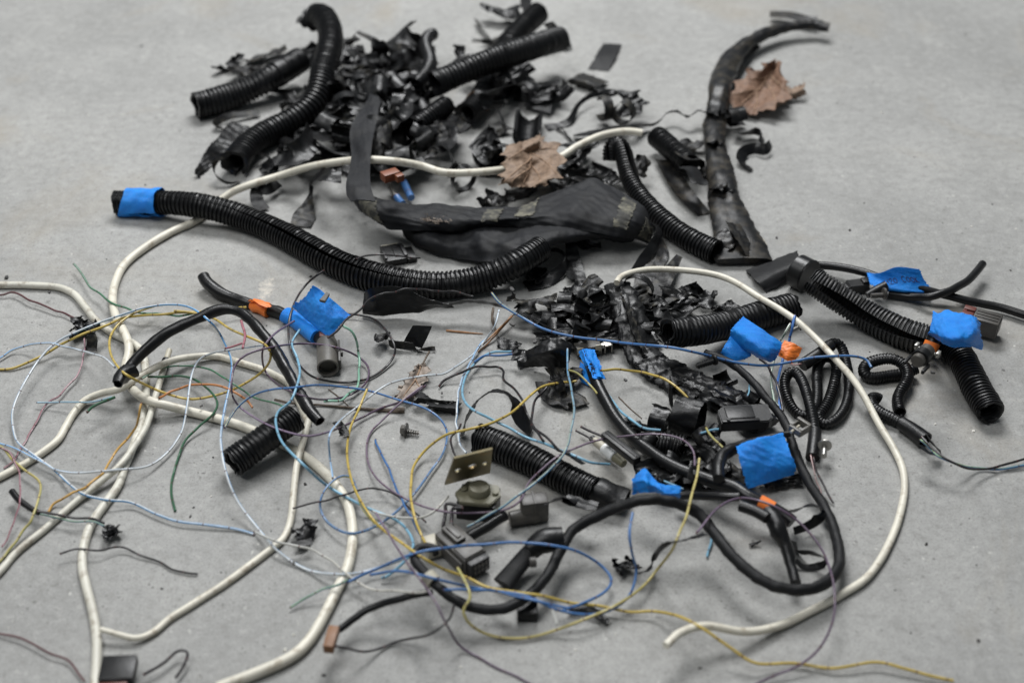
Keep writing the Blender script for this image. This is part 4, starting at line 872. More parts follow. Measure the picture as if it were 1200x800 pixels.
for (x, y, L, W, a, c, wl, mt) in [
    (648, 372, 50, 24, 20, .7, .8, 'vinyl'), (668, 376, 60, 26, 340, .8, .8, 'vinyl'), (690, 380, 70, 28, 10, .7, .7, 'vinyl'), (712, 386, 60, 26, 350, .8, .8, 'vinyl'), (664, 392, 60, 26, 10, .6, .7, 'vinyl'), (700, 396, 60, 26, 0, .6, .7, 'vinyl'),
    (660, 360, 46, 24, 40, .9, .8, 'vinyl_gloss'), (678, 366, 50, 22, 30, 1.0, .9, 'vinyl_gloss'), (694, 362, 50, 22, 70, 1.0, .9, 'vinyl'), (708, 368, 48, 22, 15, 1.0, .9, 'vinyl_gloss'), (722, 372, 44, 22, 60, .9, .8, 'vinyl'),
    (684, 346, 54, 22, 35, 1.1, .9, 'vinyl_dusty'), (676, 338, 40, 18, 60, 1.0, .9, 'vinyl_gloss'), (696, 350, 46, 20, 330, 1.0, 1.0, 'vinyl'), (712, 348, 46, 24, 20, .9, .9, 'vinyl_dusty'), (724, 356, 44, 20, 50, 1.0, .8, 'vinyl'),
    (750, 374, 50, 20, 20, .9, .9, 'vinyl_gloss'), (762, 362, 44, 18, 60, 1.0, .8, 'vinyl'), (748, 388, 50, 22, 340, .8, .8, 'vinyl_gloss'), (765, 378, 40, 18, 10, .9, .8, 'vinyl'), (776, 352, 50, 20, 20, .7, .8, 'vinyl_dusty'), (734, 380, 46, 20, 30, .9, .9, 'vinyl')]:
    sd += 1
    for rep in (1,):
        mt2 = mt if rep else ('vinyl', 'vinyl_gloss', 'vinyl_dusty')[sd % 3]
        xx, yy = (x, y) if rep else (x + (sd * 7) % 15 - 7, y + (sd * 5) % 11 - 3)
        o = scrap('tape_shred', xx, yy, L * (1.3 if rep else 1.45), W * (.95 if rep else 1.0), a + (0 if rep else 80), mt2, curl=c * (1 if rep else .6), wild=wl, seed=sd + (0 if rep else 500), base=.28, amp=.0008, flat_z=.6)
        look = {'vinyl': 'matt black', 'vinyl_dusty': 'dusty', 'vinyl_gloss': 'glossy black'}[mt2]
        spot = min([((655, 370), 'at the left of the central tape pile'), ((690, 345), 'at the back of the central tape pile'), ((690, 388), 'under the blue striped wire in the central pile'), ((712, 360), 'in the middle of the central tape pile'), ((758, 375), 'between the central pile and the ragged loom tube')], key=lambda q: (q[0][0] - xx) ** 2 + (q[0][1] - yy) ** 2 * 2)[1]
        tag(o, look + ' crinkled shred ' + spot, 'tape', 'shreds ' + spot)
CSPOT = [((655, 370), 'at the left of the central tape pile'), ((690, 345), 'at the back of the central tape pile'), ((690, 388), 'under the blue striped wire in the central pile'), ((712, 360), 'in the middle of the central tape pile'), ((758, 375), 'between the central pile and the ragged loom tube')]
for q, (x, y) in enumerate([(646, 362), (662, 352), (676, 344), (690, 340), (702, 352), (684, 362), (668, 374), (652, 384), (694, 376), (712, 362), (708, 380), (726, 384), (752, 366), (766, 372), (752, 384), (774, 362), (682, 392), (720, 344)]):
    if q % 3:
        o = curl('tape_curl', x, y, hr.uniform(8, 13), hr.uniform(15, 24), hr.uniform(0, 360), ('vinyl_gloss', 'vinyl', 'vinyl')[q % 3], turns=hr.uniform(.4, .85), start=hr.uniform(0, 360), seed=900 + q, base=.4, spiral=hr.uniform(.05, .4), tilt=hr.uniform(-35, 35), amp=.0009, squash=.8)
        tag(o, ('narrow' if q % 2 else 'wide') + ' curled loop of black tape ' + near(CSPOT, x, y), 'tape', 'tape loops ' + near(CSPOT, x, y))
    else:
        an = hr.uniform(0, 6.28); pp = [(x, y, 2)]
        for w_ in range(3):
            an += hr.uniform(-.7, .7); pp.append((pp[-1][0] + math.cos(an) * 15, pp[-1][1] + math.sin(an) * 9, hr.uniform(0, 7)))
        o = ribbon('tape_strip', pp, [hr.uniform(10, 20) for _ in range(4)], 'vinyl', roll=[hr.uniform(-50, 50) for _ in range(4)], seed=950 + q, amp=.0010, cup=hr.uniform(-.2, .2))
        tag(o, ('shorter' if q % 2 else 'longer') + ' limp strip of black tape ' + near(CSPOT, x, y), 'tape', 'limp strips ' + near(CSPOT, x, y))
o = shred(626, 357, 50, 26, 15, 'pale dusty ragged tape piece at the left edge of the central pile', 'vinyl_dusty', curl=.4, wild=.5, seed=440, amp=.0014, rag=.0014)
o = curl('tape_ring', 748, 340, 19, 9, 250, 'vinyl', turns=.95, seed=441, base=.4, start=200, spiral=.1); tag(o, 'upright loop of black tape at the back right of the central pile', 'tape')
shred(798, 350, 54, 20, 340, 'glossy folded strip right of the central pile', 'vinyl_gloss', curl=.6, wild=.7, seed=442, amp=.001)
shred(820, 344, 44, 22, 330, 'curled black scrap with dangling tail near the long white cable', 'vinyl', curl=1.2, wild=.7, seed=443, amp=.001)
shred(812, 362, 50, 18, 10, 'flat dark scrap behind the ragged-ended loom tube', 'vinyl', curl=.4, wild=.5, seed=444)
shred(850, 360, 30, 16, 20, 'small dark flake touching the top of the ragged-ended loom tube', 'vinyl', curl=.4, wild=.5, seed=445)
shred(794, 366, 44, 14, 15, 'thin black strip between central pile and ragged-ended loom tube', 'vinyl', curl=.5, wild=.6, seed=446)
t10 = thing('loom_tube', 'thick ragged-ended black loom tube right of the central tape pile', 'tube', (855, 380))
conduit('tube', [(772, 392), (812, 389), (850, 382), (887, 371), (920, 361), (938, 357)], 33, 'loom', t10, slit=(195, [4]), pitch=6.2, torn=.25, seed=34, depth=.16, seg=30)
tq = thing('small_bolt', 'small bolt half hidden under the ragged right end of the loom tube', 'bolt', (935, 388))
k = Kit(926, 391, 946, 381); k.cyl((0, 0, 3.2), (14, 0, 3.2), 2.6).done('shank', 'steel_dull', tq); k.cyl((14, 0, 4.5), (18, 0, 4.5), 5.5, seg=6, bev=.5).done('head', 'plastic_black', tq)
tcr = thing('taped_branch', 'broad crinkled taped branch falling from the central pile to the blue-flagged harness', 'harness', (800, 446))
cp = path([(722, 334, 14), (730, 346, 17), (736, 364, 16), (742, 386, 10), (750, 408, 3), (762, 424, 0), (780, 436, -1), (802, 447, -1), (826, 458, -1), (850, 468, 0), (874, 481, 1), (900, 499, 2)], 8 * mpp(780, 430), drape=False, step=.0014)
mx = mpp(790, 440); tube('branch', cp, np.array([11, 13, 14, 14.5, 15, 16.5, 17, 16.5, 16, 16, 15, 12]) * mx, 'vinyl', tcr, seg=56, flat=[.5, .55, .5, .45, .5, .5, .55, .5, .5, .5, .45], noise=.07, seed=8, crink=(.0013, 380), helix=(.017, .20))
ribbon('loose_edge', [(728, 338, 22), (736, 360, 24), (744, 388, 18), (756, 414, 11)], [8, 12, 12, 8], 'vinyl_dusty', tcr, roll=[20, 40, 30], drape=False, amp=.0010, seed=450)
ribbon('loose_edge', [(790, 436, 12), (818, 449, 12), (850, 464, 12), (880, 482, 11)], [6, 10, 11, 6], 'vinyl_gloss', tcr, roll=[20, 30, 20], drape=False, amp=.0012, seed=461)
o, V = sheet('tape_piece', [[(606, 419, 3), (622, 407, 16), (640, 397, 24), (658, 396, 24), (670, 404, 18)], [(606, 425, 2), (627, 417, 17), (646, 412, 23), (661, 416, 18), (667, 424, 11)], [(609, 432, 1), (632, 430, 3), (648, 431, 5), (657, 436, 4), (660, 441, 2)]], 'vinyl', None, n=30, m=40, amp=.0013, scale=150, seed=451)
tag(o, 'glossy cone-shaped flap of tape left of the small blue-taped connector', 'tape')
shred(614, 420, 26, 14, 350, 'pointed tip of black tape at the left of the glossy cone flap', 'vinyl_gloss', curl=.3, wild=.3, seed=452)
shred(658, 446, 54, 26, 300, 'crumpled dusty tail of tape under the green and blue wire', 'vinyl_dusty', curl=.6, wild=.8, seed=453, amp=.0013)
shred(664, 428, 40, 24, 330, 'crumpled tape wad behind the small blue-taped connector', 'vinyl_dusty', curl=.8, wild=.9, seed=454, amp=.0012)
shred(596, 404, 30, 13, 340, 'small ribbed sliver of tape left of the glossy cone flap', 'vinyl', curl=.5, wild=.4, seed=455)
tr = thing('tape_piece', 'folded black tape piece with frayed twist right of the grey round connector', 'tape', (480, 400))
sheet('upright_flap', [[(484, 381, 16), (506, 382, 18)], [(478, 391, 9), (501, 394, 11)], [(472, 402, 1), (494, 408, 2)]], 'vinyl', tr, n=16, m=16, amp=.0006, seed=456)
sheet('base_flap', [[(455, 398, 9), (484, 402, 7)], [(456, 405, 3), (488, 409, 2)], [(460, 408, 1), (492, 412, 1)]], 'vinyl_dusty', tr, n=12, m=20, amp=.0005, seed=457)
ribbon('twisted_end', [(488, 410), (500, 409, 1), (510, 408, 2)], [6, 5, 6], 'vinyl_dusty', tr, roll=[20, 80, 160], seed=458, amp=.0006)
tlf = leaf('faded torn brown leaf under the white and blue wire left of centre', [(488, 428), (480, 437), (474, 446), (468, 456), (464, 466)] + [(478, 470), (488, 458), (497, 448), (502, 436), (500, 426)], [8, 5, 4, 5, 3], 'leaf_faded', [(.05, .5, .95, .5), (.4, .5, .6, .95)], 56, amp=.0009)
flat_piece('wrinkled grey-black tape strip below the faded torn leaf', [(492, 458), (512, 470), (540, 471), (484, 474)], 'cloth_tape', 459, (9, 4, 1, 2), 4, .0005, .0009)
flat_piece('curved wrinkled end of tape left of the grey-black strip', [(500, 472), (541, 471), (532, 486), (504, 480)], 'cloth_tape', 460, (6, 3, 1, 1), 5, .0005, .0009)
# ================================================================ right side harness
flat_piece('flat black taped tab left of the round grommet', [(874, 316), (934, 294), (942, 316), (898, 342)], 'cloth_tape', 500, (2, 9, 8, 1), 5, .0004, .0006)
tgm = thing('loom_tube', 'thick split loom tube running from a round grommet under blue tape to open end', 'tube', (1040, 390))
k = Kit(930, 330, 952, 318); 
# grommet: disc standing on edge, axis toward the tube
k2 = Kit(938, 336, 958, 346, lift=0); k2.cyl((-9, 0, 19), (9, 0, 19), 20, bev=1.2, seg=32, hollow=4).cyl((9, 0, 19), (10.5, 0, 19), 20.5, 20, seg=32).done('grommet', 'rubber', tgm)
conduit('tube', [(944, 322, 6), (968, 340, 3), (995, 357, 1), (1021, 373), (1051, 389), (1083, 399), (1106, 402)], 34, 'loom_dusty', tgm, slit=(60, [8, 15, 19, 21, 20, 18, 10, 5]), pitch=5.1, torn=.12, seed=35, depth=.13, seg=34, wall=.80)
conduit('tube_tail', [(1104, 396), (1120, 405), (1130, 422), (1137, 441), (1148, 463), (1166, 489)], 33, 'loom', tgm, slit=(120, [8, 8, 6, 4]), pitch=5.6, torn=.18, seed=36, depth=.12, seg=30, drape=False, taper=[.92, 1, 1, .96])
tcb = thing('harness_cable', 'straight black cable with blue tape label passing to the right edge', 'cable', (1070, 340))
o, cc = cable('cable', None, [(958, 311, 2), (987, 313, 4), (1013, 319, 6), (1040, 329, 7), (1068, 336, 6), (1093, 342, 4), (1133, 352, 2), (1173, 361, 2), (1200, 369, 2), (1240, 381)], 9.6, 'rubber', parent=tcb)
o, VT = sheet('blue_tape_label', [[(1015, 319, 12), (1030, 320, 17), (1052, 313, 24), (1078, 316, 24)], [(1018, 326, 12), (1038, 327, 14), (1060, 325, 17), (1083, 328, 16)], [(1021, 333, 11), (1045, 335, 12), (1066, 337, 12), (1092, 338, 11)], [(1035, 339, 9), (1050, 341, 9), (1070, 343, 9), (1092, 343, 8)], [(1036, 342, 3), (1050, 343, 3), (1070, 346, 2), (1090, 347, 2)]], 'blue_tape', tcb, n=40, m=44, amp=.0004, scale=220, seed=501)
def writing(V, strokes, parent, mat, r=.00035):
    """pen strokes laid on a sheet, given in its (row, column) fractions"""
    n, m, _ = V.shape; nn = normals(V); tocam = CAM - V[n // 2, m // 2]; sg = 1 if nn[n // 2, m // 2].dot(tocam) > 0 else -1
    for st in strokes:
        pl = []
        for (u, v) in catmull([(a, b) for a, b in st], max(5, 4 * len(st))):
            fi, fj = u * (n - 1), v * (m - 1); i, j = min(int(fi), n - 2), min(int(fj), m - 2); a, b = fi - i, fj - j
            p = V[i, j] * (1 - a) * (1 - b) + V[i + 1, j] * a * (1 - b) + V[i, j + 1] * (1 - a) * b + V[i + 1, j + 1] * a * b
            pl.append(p + nn[i, j] * sg * .00045)
        tube('handwriting', np.array(pl), r, mat, parent, seg=6, do_stamp=False)
def glyphs(text, u0, u1, v0, dv):
    G = {'H': [[(0, 0), (1, .1)], [(0, .7), (1, .7)], [(.5, 0), (.45, .7)]], '2': [[(.2, 0), (0, .4), (.3, .7), (1, 0), (1, .8)]], 'O': [[(.1, .4), (.4, 0), (.9, .2), (.9, .6), (.4, .8), (.1, .4)]],
         'C': [[(.15, .7), (0, .3), (.5, 0), (1, .3), (.9, .7)]], 'U': [[(0, 0), (.8, .1), (1, .4), (.8, .7), (0, .7)]], 'N': [[(1, 0), (0, .05), (1, .65), (0, .7)]], 'K': [[(0, .1), (1, .1)], [(0, .7), (.5, .15), (1, .7)]],
         'V': [[(0, 0), (1, .35), (0, .7)]], 'E': [[(0, .7), (0, 0), (1, 0), (1, .7)], [(.5, 0), (.5, .5)]], 'L': [[(0, .1), (1, .1), (1, .7)]], 'I': [[(0, .3), (1, .3)]], 'R': [[(1, 0), (0, 0), (.1, .6), (.5, .5), (.5, .05), (1, .7)]], 'S': [[(.1, .7), (0, .2), (.45, .2), (.6, .65), (1, .5), (.95, 0)]], ' ': []}
    out = []
    for q, ch in enumerate(text):
        for s_ in G[ch]: out.append([(u0 + (u1 - u0) * a, v0 + dv * (q + b)) for a, b in s_])
    return out
writing(VT, glyphs('H2O COOK', .30, .50, .27, .078), bpy.data.objects[o.name], 'ink_maroon', .0002)
k = Kit(1012, 352, 1038, 341); 
tcn = thing('plug_connector', 'small black plug connector with a lead tucked against the blue tape label', 'connector', (1012, 345))
k = Kit(992, 343, 1034, 338); k.prism([(0, -8), (22, -8), (26, -5), (26, 5), (22, 8), (0, 8)], 2, 13, 1).done('housing', 'plastic_black', tcn); k.box(17, 26, -5, 5, 13, 16, .6).box(-3, 2, -6, 6, 4, 11, .6).done('latch', 'plastic_black', tcn)
tube('lead', path([(1016, 346, 4), (1026, 341, 6), (1038, 335, 8)], 6 * mpp(1020, 340), drape=False), [.0026, .0036, .0038], 'vinyl', tcn, seg=14, noise=.05)
tbq = thing('push_clip', 'dark push-in clip under the blue tape label', 'clip', (1030, 350))
k = Kit(1020, 350, 1040, 349); k.cyl((0, 0, 4), (14, 0, 4), 3).done('stem', 'plastic_grey_dark', tbq); k.cyl((14, 0, 6), (17, 0, 6), 7, bev=.5).done('disc', 'plastic_grey_dark', tbq)
tcs = thing('cable_stub', 'short curved black cable with cut end showing yellow core behind the straight cable', 'cable', (1120, 338))
o, c2 = cable('cable', None, [(1040, 344, 1), (1060, 347), (1080, 348), (1102, 345), (1122, 336, 2), (1140, 323, 6), (1152, 309, 10)], 9.2, 'rubber', parent=tcs)
d_ = (c2[-1] - c2[-3]) / np.linalg.norm(c2[-1] - c2[-3]); tube('core', np.array([c2[-1] - d_ * .001, c2[-1] + d_ * .0022]), .0008, 'wire_yellow', tcs, seg=8, do_stamp=False)
# blue cap on the thick tube with grey connector behind
tbl = thing('taped_pigtail', 'grey rectangular connector wrapped in blue tape with orange band', 'connector', (1120, 390))
k = Kit(1122, 379, 1168, 392, lift=4); k.box(16, 46, -12, 12, 0, 21, 1.5).done('housing', 'plastic_grey_dark', tbl); k.box(45.5, 46.5, -9, 9, 3, 18, .2).done('mouth', 'plastic_black', tbl)
for q in (-6, 0, 6): k.box(18, 44, q - .8, q + .8, 21, 22, .2).done('rib', 'plastic_grey_dark', tbl)
k.box(3, 16, -10, -2, 14, 22, .6).box(3, 16, 2, 10, 14, 22, .6).box(3, 7, -3, 3, 14, 21, .4).done('lock', 'plastic_maroon', tbl)
sheet('blue_tape', [[(1094, 364, 30), (1101, 367, 37), (1110, 362, 40), (1124, 366, 42), (1143, 370, 40), (1149, 378, 30)], [(1091, 377, 34), (1101, 378, 41), (1110, 378, 44), (1126, 382, 46), (1145, 388, 42), (1150, 390, 28)], [(1088, 389, 31), (1098, 391, 38), (1106, 394, 42), (1124, 397, 44), (1142, 400, 36), (1152, 401, 22)], [(1086, 393, 22), (1097, 397, 29), (1104, 402, 33), (1118, 408, 34), (1134, 407, 28), (1151, 410, 14)]], 'blue_tape', tbl, n=40, m=44, amp=.0008, scale=170, seed=510)
cc = path([(1096, 386, 20), (1094, 398, 18), (1090, 408, 13), (1085, 417, 8)], .004, drape=False)
tube('lead', cc, .0048, 'loom', tbl, seg=14); tube('orange_tape', cc[int(len(cc) * .42):int(len(cc) * .86)], .0056, 'orange_tape', tbl, seg=18, noise=.03)
tpl = thing('round_plug', 'round grey and black sensor plug with steel clip beside the curly loom', 'connector', (1075, 428))
k = Kit(1086, 417, 1066, 438, lift=1); k.cyl((0, 0, 8), (10, 0, 8), 8.5, bev=.6).cyl((20, 0, 8), (27, 0, 8), 7.5, bev=.6).done('body', 'plastic_grey_dark', tpl); k.cyl((10, 0, 8), (20, 0, 8), 10, bev=.8).done('collar', 'plastic_black', tpl)
k.box(1, 3, -13, 13, 7, 9.5, .4).box(-2, 5, -14, -11, 6, 12, .4).box(-2, 5, 11, 14, 6, 12, .4).done('wire_clip', 'zinc', tpl); k.box(18, 34, 9, 12, 0, 5, .5).box(14, 30, -14, -11, 0, 4, .5).done('fin', 'plastic_black', tpl)
# coil of slim loom
tco = thing('loom_coil', 'bunched loops of slim black loom tube beside the orange tape flag', 'tube', (960, 450))
conduit('coil_tube', [(952, 538, 0), (954, 520, 1), (954, 500, 2), (949, 474, 6), (941, 448, 8), (932, 434, 8), (922, 438, 5), (919, 452, 2), (925, 472, 0), (938, 488, 0), (954, 482, 0), (958, 462, 0), (957, 436, 0), (962, 420, 2), (974, 418, 6), (981, 428, 6), (976, 455, 3), (968, 477, 1), (958, 488, 0), (966, 498, 0), (982, 490, 0), (993, 470, 0), (995, 445, 0), (990, 418, 4), (985, 403, 8), (975, 401, 10), (962, 412, 9), (948, 423, 6)], 12.4, 'loom', tco, pitch=4.0, seed=37, drape=False, seg=16, depth=.18)
tube('sleeve', path([(973, 405, 9), (960, 415, 9), (940, 428, 6)], .0042, drape=False), .0046, 'vinyl', tco, seg=14, noise=.03)
tube('sleeve', path([(955, 505, 2), (954, 520, 1.4), (952, 536, 0)], .0042, drape=False), [.0043, .0046, .0046], 'vinyl', tco, seg=14, noise=.03)
wire('', 'rose_white', [(940, 428, 6), (932, 428, 7), (926, 424, 8)], 2.6, 'lead', parent=tco)
wire('', 'rose_white', [(951, 534, 2), (953, 548, 1), (958, 566), (967, 592)], 2.8, 'lead', parent=tco)
wire('', 'black', [(954, 534, 2), (957, 550, 1), (965, 570), (976, 589)], 3.6, 'lead', parent=tco)
tbo = thing('flange_bolt', 'steel flange bolt lying right of the loom coil bottom end', 'bolt', (966, 520))
k = Kit(965, 536, 967, 514); k.cyl((-2, 0, 3.6), (14, 0, 3.6), 3.5, bev=.4).done('shank', 'zinc', tbo); k.cyl((14, 0, 6), (16.5, 0, 6), 8.2, bev=.6).done('flange', 'zinc', tbo); k.cyl((16.5, 0, 6), (22, 0, 6), 5.2, seg=6, bev=.5).done('hex_head', 'steel_dull', tbo)
wcable('white cable sweeping round the right side from the central pile to the front', [(722, 333, 3), (727, 326, 8), (741, 320, 14), (766, 316, 18), (800, 317, 20), (837, 322, 20), (862, 331, 20), (890, 348, 20), (914, 362, 22), (937, 378, 18), (957, 397, 14), (977, 419, 14), (997, 442, 10), (1012, 464, 6), (1029, 496, 3), (1047, 526, 1), (1059, 556), (1058, 590), (1044, 633), (1018, 674), (985, 697), (946, 718), (910, 734), (872, 740, 3), (828, 733, 10), (798, 740, 14), (780, 755, 16)], 8.2, 'white_cable')
# curly loom on the right
tcu = thing('curly_loom', 'curled thin black loom tube with torn sleeve end at the right', 'tube', (1045, 470))
conduit('curl_tube', [(1076, 430, 4), (1060, 438, 1), (1040, 440, 0), (1021, 444, 0), (1010, 438, 1), (1013, 427, 4), (1030, 421, 6), (1048, 420, 7), (1061, 428, 6), (1066, 442, 4), (1060, 453, 3), (1052, 462, 1), (1051, 473, 0), (1056, 486, 0)], 14, 'loom', tcu, pitch=3.6, seed=38, drape=False, seg=16, depth=.13)
conduit('curl_tail', [(1032, 470, 0), (1026, 462, 3), (1019, 464, 5), (1018, 474, 4), (1028, 482, 2), (1046, 490, 1), (1064, 500, 0), (1080, 511, 0)], 14, 'loom', tcu, pitch=3.4, seed=39, drape=False, seg=16, depth=.10)
tube('sleeve', path([(1056, 496, 1), (1070, 505, 1), (1084, 516, 1)], .0048, drape=False), [.0048, .0052, .0058], 'vinyl', tcu, seg=16, noise=.03, hollow=True)
ribbon('torn_flap', [(1086, 512, 8), (1093, 520, 4), (1102, 530, 0)], [14, 16, 8], 'vinyl', tcu, roll=[60, 50, 20], seed=520, amp=.0004)
ribbon('torn_flap', [(1078, 522, 1), (1088, 530, 1), (1098, 532, 0)], [8, 9, 5], 'vinyl', tcu, roll=[20, 30, 10], seed=521, amp=.0004)
# ================================================================ front right: relay box, rolls, taped harness
o = conduit('loom_fragment', [(766, 520), (786, 521), (806, 526)], 30, 'loom', None, slit=(150, [40]), pitch=5.0, torn=.3, seed=40, depth=.14)[0]; tag(o, 'broken ribbed loom piece under the glossy tape roll', 'tube')
shred(806, 538, 56, 26, 350, 'ribbed black flap below the broken loom piece', 'vinyl', curl=.5, wild=.5, seed=530)
shred(826, 524, 50, 24, 20, 'wrinkled tape scrap left of the big blue flag', 'vinyl', curl=.6, wild=.8, seed=531)
shred(774, 548, 60, 26, 15, 'dark tape flap under the thick smooth cable near the white inline fuse', 'vinyl', curl=.5, wild=.5, seed=532)
shred(832, 560, 44, 20, 80, 'small ribbed flap under the thick smooth cable', 'vinyl', curl=.4, wild=.5, seed=533)
shred(858, 556, 50, 30, 330, 'dusty crinkled scrap beneath the left corner of the big blue flag', 'vinyl_dusty', curl=.15, wild=.3, seed=534)
shred(916, 566, 46, 16, 10, 'flat dark scrap peeking under the lower edge of the big blue flag', 'vinyl', curl=.05, wild=.15, seed=535)
o = curl('tape_ring', 772, 492, 15, 20, 335, 'vinyl_gloss', turns=.95, amp=.0011, seed=536, base=0, start=130, spiral=.1); tag(o, 'small glossy black tape ring left of the larger tape roll', 'tape')
o = curl('tape_roll', 806, 489, 21, 31, 338, 'vinyl', turns=1.4, seed=537, base=.1, start=200, spiral=.16, amp=.0012); tag(o, 'large rolled tube of black tape below the crinkled strip', 'tape')
o = ribbon('tape_strip', [(786, 448, 8), (785, 462, 12), (787, 478, 10), (790, 488, 5)], [10, 13, 12, 9], 'vinyl', roll=[70, 60, 70], seed=538, amp=.0005, drape=False); tag(o, 'narrow strip standing behind the large tape roll', 'tape')
for (x, y, L, W, a, s_, lb) in [(846, 470, 50, 20, 340, 590, 'crumpled tape fold resting on the lower taped branch'), (752, 500, 34, 16, 20, 591, 'small tape fold left of the glossy tape ring'), (838, 540, 50, 20, 290, 592, 'twisted tape scrap between broken loom and big blue flag'), (820, 552, 54, 24, 340, 593, 'ribbed tape flap just above the thick smooth cable'), (790, 560, 44, 20, 10, 594, 'tape fold behind the blue-taped inline fuse'), (908, 520, 40, 18, 30, 595, 'tape scrap tucked behind the big blue flag')]:
    shred(x, y, L, W, a, lb, 'vinyl', curl=.5, wild=.7, seed=s_)
o = curl('tape_curl', 838, 508, 10, 16, 60, 'vinyl', turns=.7, seed=596, base=.2, start=40); tag(o, 'small tape curl left of the relay box corner', 'tape')
for q, (x, y, R_, W_, ax, lb) in enumerate([(760, 516, 11, 20, 40, 'tape curl left of the broken ribbed loom piece'), (824, 512, 11, 18, 120, 'tape curl under the right end of the large tape roll'), (850, 446, 10, 18, 20, 'tape curl beside the upper taped branch edge'), (806, 560, 12, 24, 75, 'tape curl in front of the ribbed flap'), (880, 470, 10, 16, 150, 'tape curl above the relay box')]):
    o = curl('tape_curl', x, y, R_, W_, ax, ('vinyl', 'vinyl_gloss')[q % 2], turns=.6 + .05 * q, start=60 * q, seed=1900 + q, base=.3, spiral=.25, tilt=15, amp=.0008); tag(o, lb, 'tape')
trb = thing('relay_box', 'black plastic relay box under the end of the crinkled tape strip', 'box', (868, 502))
k = Kit(846, 497, 900, 494); k.prism([(-4, -14), (50, -14), (56, -8), (56, 18), (4, 18), (-4, 10)], 0, 13, 1.2).done('housing', 'plastic_black', trb)
k.box(4, 36, -8, 14, 13, 15, .8).done('lid', 'plastic_black', trb); k.box(-3, 40, -13, -9, 13, 14.5, .5).done('edge_rail', 'plastic_black', trb); k.cyl((4, -10, 14), (4, -10, 16), 2.2).done('rivet', 'plastic_black', trb)
wire('short sky blue wire bit between the tape roll and the relay box', 'sky', [(818, 508), (830, 506, 2), (843, 501, 3)], 4)
wire('short yellow wire bit dropping from the large tape roll', 'yellow_pale', [(826, 500, 4), (836, 511, 2), (848, 523)], 3.6)
wire('tiny pale blue wire tip standing by the crinkled strip end', 'sky', [(875, 463, 6), (877, 457, 10), (879, 452, 14)], 2.8)
wire('sky blue wire running to the small tape ring', 'sky', [(708, 455, 1), (720, 472, 1), (737, 490, 2), (758, 500, 2), (776, 503, 3)], 4)
wire('short sky blue wire under the thick smooth cable', 'sky', [(772, 561), (785, 567), (799, 574)], 3.2)
wire('sky blue wire end poking below the black harness loop', 'sky', [(834, 622, 3), (833, 636), (827, 651)], 4.2)
# mid loom
t14 = thing('loom_tube', 'thick black loom tube with crushed taped end in the lower middle', 'tube', (640, 546))
conduit('tube', [(551, 510), (572, 517), (595, 526), (618, 536), (641, 548), (664, 561), (684, 571), (706, 580)], 35, 'loom', t14, slit=(200, [3]), pitch=5.4, torn=.12, seed=41, depth=.12, seg=30, taper=[1, 1, 1, 1, 1, .98, .98], )
tube('crushed_end', path([(694, 574, 0), (712, 580, 0), (734, 586, 0)], 16 * mpp(700, 575), drape=False), np.array([17.6, 17.5, 14.5]) * mpp(700, 575), 'vinyl', t14, seg=24, flat=[1, .95, .7], noise=.07, seed=4, hollow=True, crink=(.0014, 150))
ribbon('tape_patch', [(655, 528, 20), (670, 535, 23), (684, 544, 22)], [8, 9, 8], 'vinyl', t14, roll=[20, 30, 20], seed=540, drape=False)
o = ribbon('tape_strip', [(662, 584, 1), (680, 590, 1), (700, 594)], [16, 20, 14], 'vinyl', roll=[0, 10, 0], seed=541, amp=.0009); tag(o, 'dark tape scrap under the front of the thick loom tube', 'tape')
o = ribbon('tape_strip', [(542, 512, 2), (546, 496, 8), (553, 480, 18), (564, 466, 26), (580, 458, 30), (594, 462, 26), (602, 474, 18), (612, 492, 10), (622, 506, 2)], [16, 15, 12, 11, 14, 20, 26, 28, 22], 'vinyl', roll=[60, 60, 55, 40, 20, 20, 20, 15, 10], seed=542, amp=.0007, drape=False); tag(o, 'black strap arching over the left end of the thick loom tube', 'tape')
# cable with small blue-taped plug
tk = thing('harness_cable', 'thick smooth black cable from a cream plug past orange tape to the harness', 'cable', (740, 510))
o, ck = cable('cable', None, [(691, 424, 6), (696, 438, 7), (702, 453, 6), (711, 472, 5), (724, 494, 5), (745, 516, 6), (772, 536, 8), (802, 551, 10), (835, 563, 12), (860, 571, 14), (877, 582, 14), (900, 593, 12), (914, 601, 10), (928, 612, 8)], 15.2, 'rubber', parent=tk, seg=18, drape=False)
n = len(ck); 
sheet('blue_tape_label', [[(677, 411, 15), (686, 408, 21), (696, 410, 20)], [(681, 421, 14), (692, 421, 20), (702, 424, 17)], [(688, 432, 12), (699, 431, 18), (706, 434, 15)], [(691, 444, 11), (702, 441, 17), (710, 444, 13)]], 'blue_tape', tk, n=26, m=22, amp=.0004, seed=550)
o, VW = sheet('blue_tape_flag', [[(680, 424, 10), (690, 430, 9)], [(676, 440, 5), (691, 446, 6)], [(681, 447, 3), (695, 455, 2)]], 'blue_tape', tk, n=18, m=14, amp=.0004, seed=551)
G, VW2 = sheet('blue_tape_cap', [[(682, 409, 19), (696, 409, 20)], [(686, 421, 19), (702, 423, 18)], [(691, 432, 17), (706, 434, 16)], [(695, 443, 16), (709, 444, 14)]], 'blue_tape', tk, n=26, m=16, amp=.0003, seed=552)
writing(VW2, [[(u + .0, v) for v, u in [(a, b) for b, a in s_]] for s_ in [[(b * .9 + .05, .12 + .42 * (1 - a)) for a, b in s2] for s2 in glyphs('OUR VVEL'.replace('R', 'I'), 0, 1, 0, .12)]], G, 'ink_black', .0003)
k = Kit(686, 414, 708, 410, lift=2, drape=False); k.box(-12, 18, -6, 8, 0, 12, .8).done('plug', 'plastic_grey_dark', tk)
